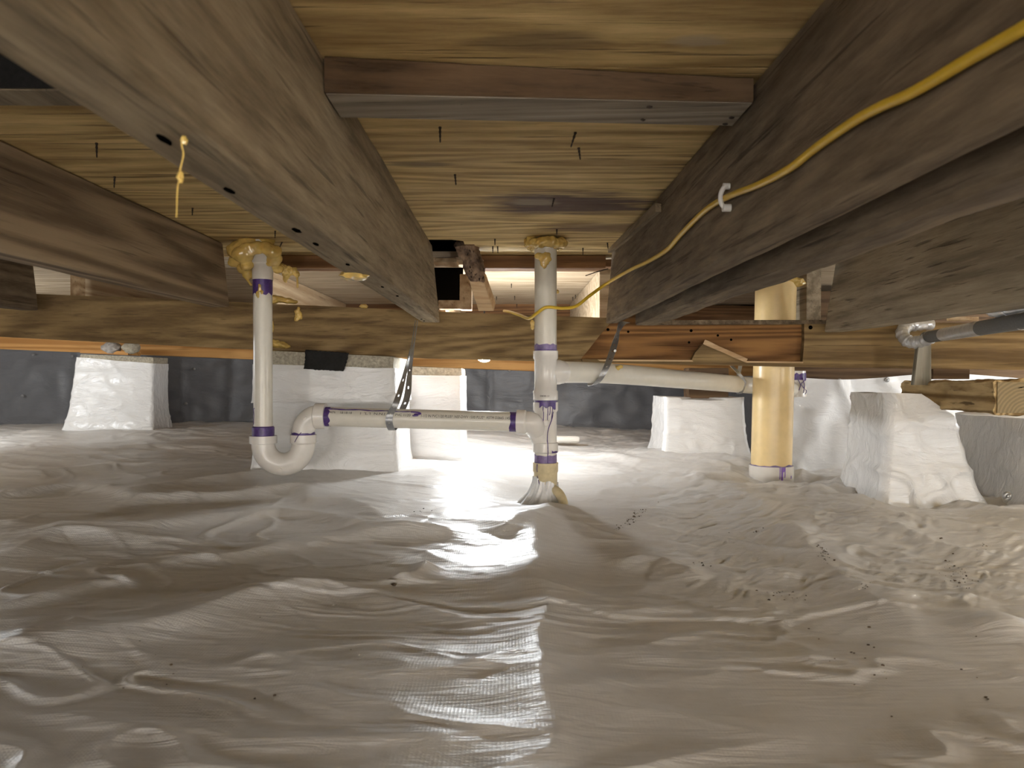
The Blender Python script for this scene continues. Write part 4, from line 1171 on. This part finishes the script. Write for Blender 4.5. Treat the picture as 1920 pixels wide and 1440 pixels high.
remesh(tag(MB().blob(P(487, 540, ZT - .026), (.005, .003, .012), 2, .5, 2).blob(P(483, 552, ZT - .026), (.005, .003, .010), 3, .5, 2).blob(P(491, 548, ZT - .026), (.004, .003, .006), 9, .5, 2).build('foam_smear', 'foam'), 'foam smear on the purple band of the riser pipe', 'spray foam'), .0014)
fm = MB()
for (px, py, r) in ((516, 560, .024), (528, 562, .022), (540, 564, .020), (550, 566, .014), (512, 566, .014)):
    fm.blob(G(px, py, -.005), (r, .02, r * .45), rs.random() * 40, .35, 1.6)
remesh(tag(fm.build('spray_foam', 'foam'), 'flat foam lump on top of the girder right behind the riser pipe', 'spray foam'), .0024)
fm = MB()
for (px, py, r) in ((557, 584, .008), (560, 590, .011), (556, 598, .008), (560, 578, .005), (563, 595, .007)):
    fm.blob(G(px, py, -.004), (r, .008, r), rs.random() * 40, .5, 2)
remesh(tag(fm.build('foam_drip', 'foam'), 'ragged foam crumb stuck on the girder face above a dark stain', 'spray foam'), .0018)
fm = MB()
for (px, py, r) in ((518, 645, .022), (528, 647, .020), (538, 650, .012), (513, 660, .012), (512, 640, .012)):
    fm.blob(G(px, py, -.006), (r, .018, r * .55), rs.random() * 40, .35, 1.6)
remesh(tag(fm.build('spray_foam', 'foam'), 'foam lump at the bottom of the girder behind the riser pipe', 'spray foam'), .0022)
remesh(tag(MB().blob(G(510, 612, -.004), (.006, .007, .018), 4, .4, 2).build('foam_drip', 'foam'), 'small foam dab on the girder touching the riser', 'spray foam'), .0018)
remesh(tag(MB().blob(G(682, 574, -.002), (.014, .008, .007), 4, .4, 2).build('foam_drip', 'foam'), 'tiny foam dab on the top edge of the girder under the main joist', 'spray foam'), .0018)
jp = PZ(665, 516, CZ + .168)
remesh(tag(MB().blob(jp, (.022, .030, .008), 4, .4, 2).blob(jp + Vector((-.012, .01, 0)), (.014, .02, .007), 7, .4, 2).build('foam_smear', 'foam'), 'flat foam patch on the underside of the main joist', 'spray foam'), .002)
fm = MB()
for k in range(16):
    a = 2 * math.pi * k / 16; fm.blob(Vector((sx + math.cos(a) * .042, ZS + math.sin(a) * .042, SUB - .012 - .006 * rs.random())), (.018, .018, .015), rs.random() * 40, .35, 1.6)
fm.blob(P(1019, 490, ZS - .036), (.010, .007, .020), 3, .4, 2).blob(P(1024, 484, ZS - .036), (.014, .008, .016), 5, .4, 2).blob(P(1010, 480, ZS - .036), (.012, .008, .01), 6, .4, 2)
remesh(tag(fm.build('foam_collar', 'foam'), 'yellow foam collar around the top of the central stack', 'spray foam'), .0024)
remesh(tag(MB().blob(P(1045, 547, ZS), (.005, .005, .006), 3, .3, 2).build('foam_drip', 'foam'), 'foam bead on the side of the central stack', 'spray foam'), .0015)
remesh(tag(MB().blob(P(998, 606, ZS + .0), (.006, .006, .010), 3, .4, 2).blob(P(998, 614, ZS), (.005, .005, .007), 5, .4, 2).build('foam_drip', 'foam'), 'foam dab on the central stack under the cable', 'spray foam'), .0016)
q = P(1158, 690, 2.19)
remesh(tag(MB().blob(q, (.008, .008, .007), 3, .6, 3).blob(q + Vector((.01, 0, .004)), (.006, .006, .006), 4, .6, 3).build('foam_smear', 'foam'), 'golden foam spatter on the branch pipe beside the strap', 'spray foam'), .0015)
# thin foam string hanging off the main joist
fs = smoothpath([PZ(343, 256, CZ + .167) + Vector((0, 0, 0)), P(341, 275, .47), P(344, 292, .47), P(338, 318, .47), P(337, 335, .47), P(333, 352, .47), P(331, 408, .47)], 5)
y_ = fs[0].y
fs = smoothpath([P(343, 256, y_), P(341, 272, y_), P(344, 290, y_), P(338, 318, y_), P(337, 335, y_), P(333, 352, y_), P(331, 408, y_)], 5)
fo = MB().sweep(fs, [.0004 + .0005 * abs(noise.noise(p * 300)) for p in fs], 6).blob(P(338, 332, y_), (.0024, .002, .004), 3, .5, 2, 2).blob(P(345, 263, y_), (.0024, .002, .003), 4, .5, 2, 2)
tag(fo.build('foam_string', 'foam'), 'thin foam string dangling from the underside of the main joist', 'spray foam')

# ================================================================== STRAPS, CABLE, INSULATED PIPE
def strap(name, label, pts, w0, hole=None, n=10, th=.0014, parts=None):
    pts3 = [Vector(p) for p, _ in pts]; ws = [Vector(x) for _, x in pts]
    pp = smoothpath(pts3, n); wv = []
    for i in range(len(ws) - 1):
        for k in range(n): wv.append(ws[i].lerp(ws[i + 1], k / n).normalized() * w0)
    wv.append(ws[-1].normalized() * w0)
    t = thing(name, label, 'strap', pts3[0])
    MB().ribbon(pp, wv, th, hole).build('band', 'steel', t, True, 30)
    return t


ar = K * .0262
ac = on_arm(737, 0, 0) - K * au * .0243
front = ac + au * ar; bot = ac + Vector((0, 0, -ar)); bk = ac - au * ar
Xv = Vector((1, 0, 0)); Yv = Vector((0, 1, 0))
s1 = strap('perforated_strap', 'perforated steel strap loop holding up the horizontal trap arm', [
    (P(779, 601, 2.20), (-.10, 1, 0)), (P(771, 650, 2.15), (-.02, 1, 0)), (P(758, 705, 2.08), (.5, 1, 0)), (P(744, 752, 2.005), (1, .4, .1)), (front + Vector((.003, 0, .012)), (1, 0, 0)), (front + Vector((0, 0, -.008)), (1, 0, 0)),
    (bot + Vector((0, -.008, -.001)), (1, 0, 0)), (bot + Vector((.004, .012, 0)), (1, 0, 0)), (bk + Vector((.01, .002, 0)), (1, 0, 0)), (P(763, 745, 2.10), (1, .3, .1)), (P(769, 690, 2.15), (.5, 1, 0)), (P(777, 640, 2.18), (0, 1, 0)), (P(783, 601, 2.21), (-.10, 1, 0))], .0095, 6)
for (px, py) in ((790, 598), (795, 601)):
    q = PZ(px, py, CZ + .167); MB().lathe(q, dn, [(0, .003), (.002, .003), (.0025, .001)], 10).build('screw_head', 'rust', s1)
bc = Vector(bpts[0]).lerp(bpts[6], .62)
bcx = P(1124, 700, 2.155)
s2 = strap('metal_strap', 'galvanised strap hung from the cable joist around the branch pipe', [
    (P(1175, 604, 2.30), (1, .2, -.2)), (P(1166, 607, 2.26), (1, .3, -.3)), (P(1159, 622, 2.22), (.5, .9, 0)), (P(1154, 640, 2.19), (.9, .5, 0)), (P(1148, 660, 2.15), (1, .1, .15)), (P(1139, 684, 2.12), (1, 0, .25)), (P(1128, 706, 2.115), (1, 0, .3)), (P(1118, 719, 2.135), (1, .1, .3)), (P(1108, 722, 2.17), (1, .4, .2)), (P(1108, 714, 2.20), (1, .4, .2))], .0105, 6)
q = P(1153, 658, 2.148)
MB().lathe(q, (0, -1, 0), [(0, .004), (.003, .004), (.003, .001)], 10).build('bolt', 'steel', s2)
bq = P(1388, 721, 2.695); 
lo = []
for k in range(15):
    a = math.pi * (-.15 + 1.3 * k / 14)
    lo.append((bq + Vector((0, -math.cos(a) * .0325 * 0 , 0)) + Vector((.006 * math.cos(a), -math.sin(a) * .0325, math.cos(a) * .0325)) * 1, (1, 0, .1)))
s3 = strap('metal_strap', 'thin steel strap looped around the far end of the branch pipe', [(P(1372, 686, 2.68), (1, .2, 0)), (P(1385, 700, 2.66), (1, 0, 0))] + [
    (bq + Vector((.004, -.0325, .012)), (1, 0, .1)), (bq + Vector((0, -.032, -.012)), (1, 0, .1)), (bq + Vector((-.004, -.008, -.0325)), (1, 0, .1)), (bq + Vector((-.004, .025, -.022)), (1, 0, .1)), (bq + Vector((0, .033, .01)), (1, 0, .1)), (P(1388, 686, 2.74), (1, 0, 0))], .007, None)

# cable
XD = .302


def yd_(px): return XD * F / (px - 953)


cpts = [(2050, -25), (1920, 52), (1813, 113), (1713, 172), (1647, 202), (1597, 230), (1530, 277), (1480, 316), (1423, 346), (1367, 368), (1323, 394), (1278, 438), (1250, 469), (1212, 492), (1180, 507)]
cp3 = [P(x, y, yd_(x)) for x, y in cpts] + [P(1137, 532, 2.02), P(1105, 555, 2.0), P(1080, 574, 1.985), P(1055, 578, 1.975), P(1025, 576, 1.965), P(1007, 587, 1.975), P(992, 597, 2.02), P(975, 591, 2.15), P(957, 585, 2.33), P(945, 583, 2.42)]
cb = thing('yellow_cable', 'yellow electrical cable stapled along the dark joist and crossing the central stack', 'cable', cp3[9])
cpth = smoothpath(cp3, 10)
MB().sweep(cpth, .0043, 14).build('sheath', 'cable', cb)
cpos = P(1361, 370, yd_(1361))
cl = tag(MB().sweep(smoothpath([cpos + Vector((.004, .002, .017)), cpos + Vector((-.003, .0, .013)), cpos + Vector((-.0072, 0, .004)), cpos + Vector((-.007, 0, -.006)), cpos + Vector((-.003, 0, -.013)), cpos + Vector((.004, -.003, -.017))], 5), .0034, 8)
         .lathe(cpos + Vector((.006, -.002, -.015)), (-1, 0, 0), [(0, .0055), (.011, .0055)], 10).lathe(cpos + Vector((.006, .003, .016)), (-1, 0, 0), [(0, .0045), (.009, .0045)], 10).build('cable_clip', 'clip'), 'white plastic cable clip on the dark joist', 'clip')

# insulated pipe
ip = thing('insulated_pipe', 'grey foam-insulated pipe with a silver taped elbow under the grey-stained joist', 'pipe', P(1740, 650, 2.29))
main = [P(1736, 633, 2.27), P(1823, 618, 1.89), P(1913, 603, 1.55), P(2150, 565, 1.05), Vector((.80, .5, CZ + .105)), Vector((.72, -.8, CZ + .105))]
mp = smoothpath(main, 10)
MB().sweep(mp, .0178, 24).build('insulation', 'insul', ip)
MB().sweep([mp[0].lerp(mp[10], .42) , mp[8], mp[10], mp[12]], .0183, 24, False).build('tape_band', 'tape', ip)
MB().sweep([P(1917, 602.5, 1.54), P(1935, 599.5, 1.49)], .0183, 24, False).build('tape_band', 'tape', ip)
ep = smoothpath([P(1745, 632, 2.235), P(1728, 640, 2.27), P(1708, 642, 2.30), P(1695, 633, 2.32), P(1692, 621, 2.34), P(1700, 612, 2.36), P(1718, 609, 2.37), P(1746, 608, 2.38)], 7)
MB().sweep(ep, [.0185 + .0016 * math.sin(i * 1.9) + .0012 * math.sin(i * .8) for i in range(len(ep))], 22).build('taped_elbow', 'tape', ip)
ip2 = thing('insulated_pipe', 'second insulated pipe, tucked behind the grey-stained joist with its silver end showing', 'pipe', P(1868, 600, 1.62))
X2, Z2 = 1.10, CZ + .143
MB().sweep([(X2, 1.67, Z2), (X2, 1.2, Z2), (X2, -.8, Z2)], .0098, 20).build('insulation', 'tape', ip2)
qe = smoothpath([(X2, 1.64, Z2), (X2, 1.685, Z2 + .001), (X2 - .004, 1.70, Z2 + .012), (X2 - .006, 1.705, Z2 + .035)], 6)
MB().sweep(qe, [.0112 + .0009 * math.sin(i * 1.9) for i in range(len(qe))], 18).build('taped_elbow', 'tape', ip2)
tag(MB().timber(*[[P(x, y, 1.85 + dy) for x, y in ((1775, 602), (1835, 602), (1835, 594), (1775, 594))] for dy in (0, .05)], 6, .001, .001, 81).build('wood_cleat', 'pale_y', None, True, 30), 'pale wood cleat between the insulated pipe and the joist', 'cleat')

# ================================================================== SMALL DEBRIS
rs = random.Random(12)
db = MB()
for (cx, cy, sx_, sy_, n, sl) in ((1195, 965, 22, 8, 26, -.55), (1170, 985, 20, 5, 14, -.4), (1545, 1040, 14, 16, 16, .9), (1790, 1075, 40, 22, 22, .5), (1470, 1115, 40, 10, 10, .1), (1420, 998, 40, 6, 12, .05), (1310, 1058, 30, 4, 6, .1), (740, 1098, 4, 4, 2, 0),
                                (1760, 1010, 6, 3, 2, 0), (1850, 1025, 30, 8, 6, .1), (1620, 1100, 12, 8, 4, 0), (790, 960, 20, 12, 5, 0), (1600, 1250, 200, 80, 10, 0), (400, 1250, 300, 120, 8, 0), (1850, 1310, 6, 4, 2, 0)):
    for k in range(n if n < 4 else n * 2):
        g = rs.gauss(0, .5); px = cx + g * sx_; py = cy + g * sx_ * sl + rs.gauss(0, .5) * sy_
        p = onfloor(px, py); r = rs.choice((.0005, .0006, .0008, .0008, .0011, .0016)) * (2.2 if n < 4 else 1)
        db.blob(p + Vector((0, 0, r * .4)), (r * 1.5, r * 1.2, r * .8), rs.random() * 99, .5, 2, 1)
d = db.build('dirt_crumbs', 'dirt'); d['kind'] = 'stuff'; tag(d, 'scattered brown dirt crumbs on the ground sheet', 'dirt')

# ================================================================== LAMPS, ADDED FILL BULBS
def bulb(name, label, c, r, col, strength, ztop):
    c = Vector(c); t = thing(name, label, 'lamp', c)
    MB().lathe(c + Vector((0, 0, r * 1.75)), dn, [(r * 1.75 + r * math.sin(a), r * math.cos(a)) for a in [(-.9 + 2.4708 * k / 12) for k in range(13)]], 24).build('bulb', lampmat('bulb_glow_' + str(len(bpy.data.materials)), col, strength), t)
    MB().lathe(c + Vector((0, 0, r * .75)), up, [(0, r * .62), (r * .9, r * .62), (r * 1.0, r * .25)], 16).build('socket', 'black', t)
    MB().sweep([c + Vector((0, 0, r * 1.6)), Vector((c.x, c.y, ztop))], .003, 8).build('cord', 'black', t)
    return t


NEUT = (1.0, .97, .93); COOL = (.93, .97, 1.0)
bulb('hanging_bulb', 'bright bare bulb hanging behind the girder near the central stack', P(908, 662, 2.70), .033, COOL, LAMP_MAIN, SUB)
bulb('hanging_bulb', 'added unseen fill bulb near the left foundation wall', (-2.35, 2.75, CZ + .10), .035, COOL, FILL_LEFT, SUB)  # added out of view to light the left pier's front
bulb('hanging_bulb', 'added unseen fill bulb near the right foundation wall', (2.45, 2.45, CZ + .10), .035, COOL, FILL_RIGHT, SUB)  # added out of view to brighten the right wall
bulb('hanging_bulb', 'added unseen fill bulb on the far side of the insulated pipe', (1.95, .95, CZ + .02), .05, COOL, FILL_SIDE, SUB)  # added out of view to brighten the right floor and pier
for k, (bx, by) in enumerate(((-1.5, -1.8), (-.5, -2.1), (.6, -2.0), (1.6, -1.7))):
    bulb('hanging_bulb', 'added fill bulb in the unseen row behind the near joists', (bx, by, .16), .06, NEUT, FILL_REAR, SUB)['group'] = 'added row of fill bulbs at the rear of the crawl space'  # added behind the camera as soft fill, never in view
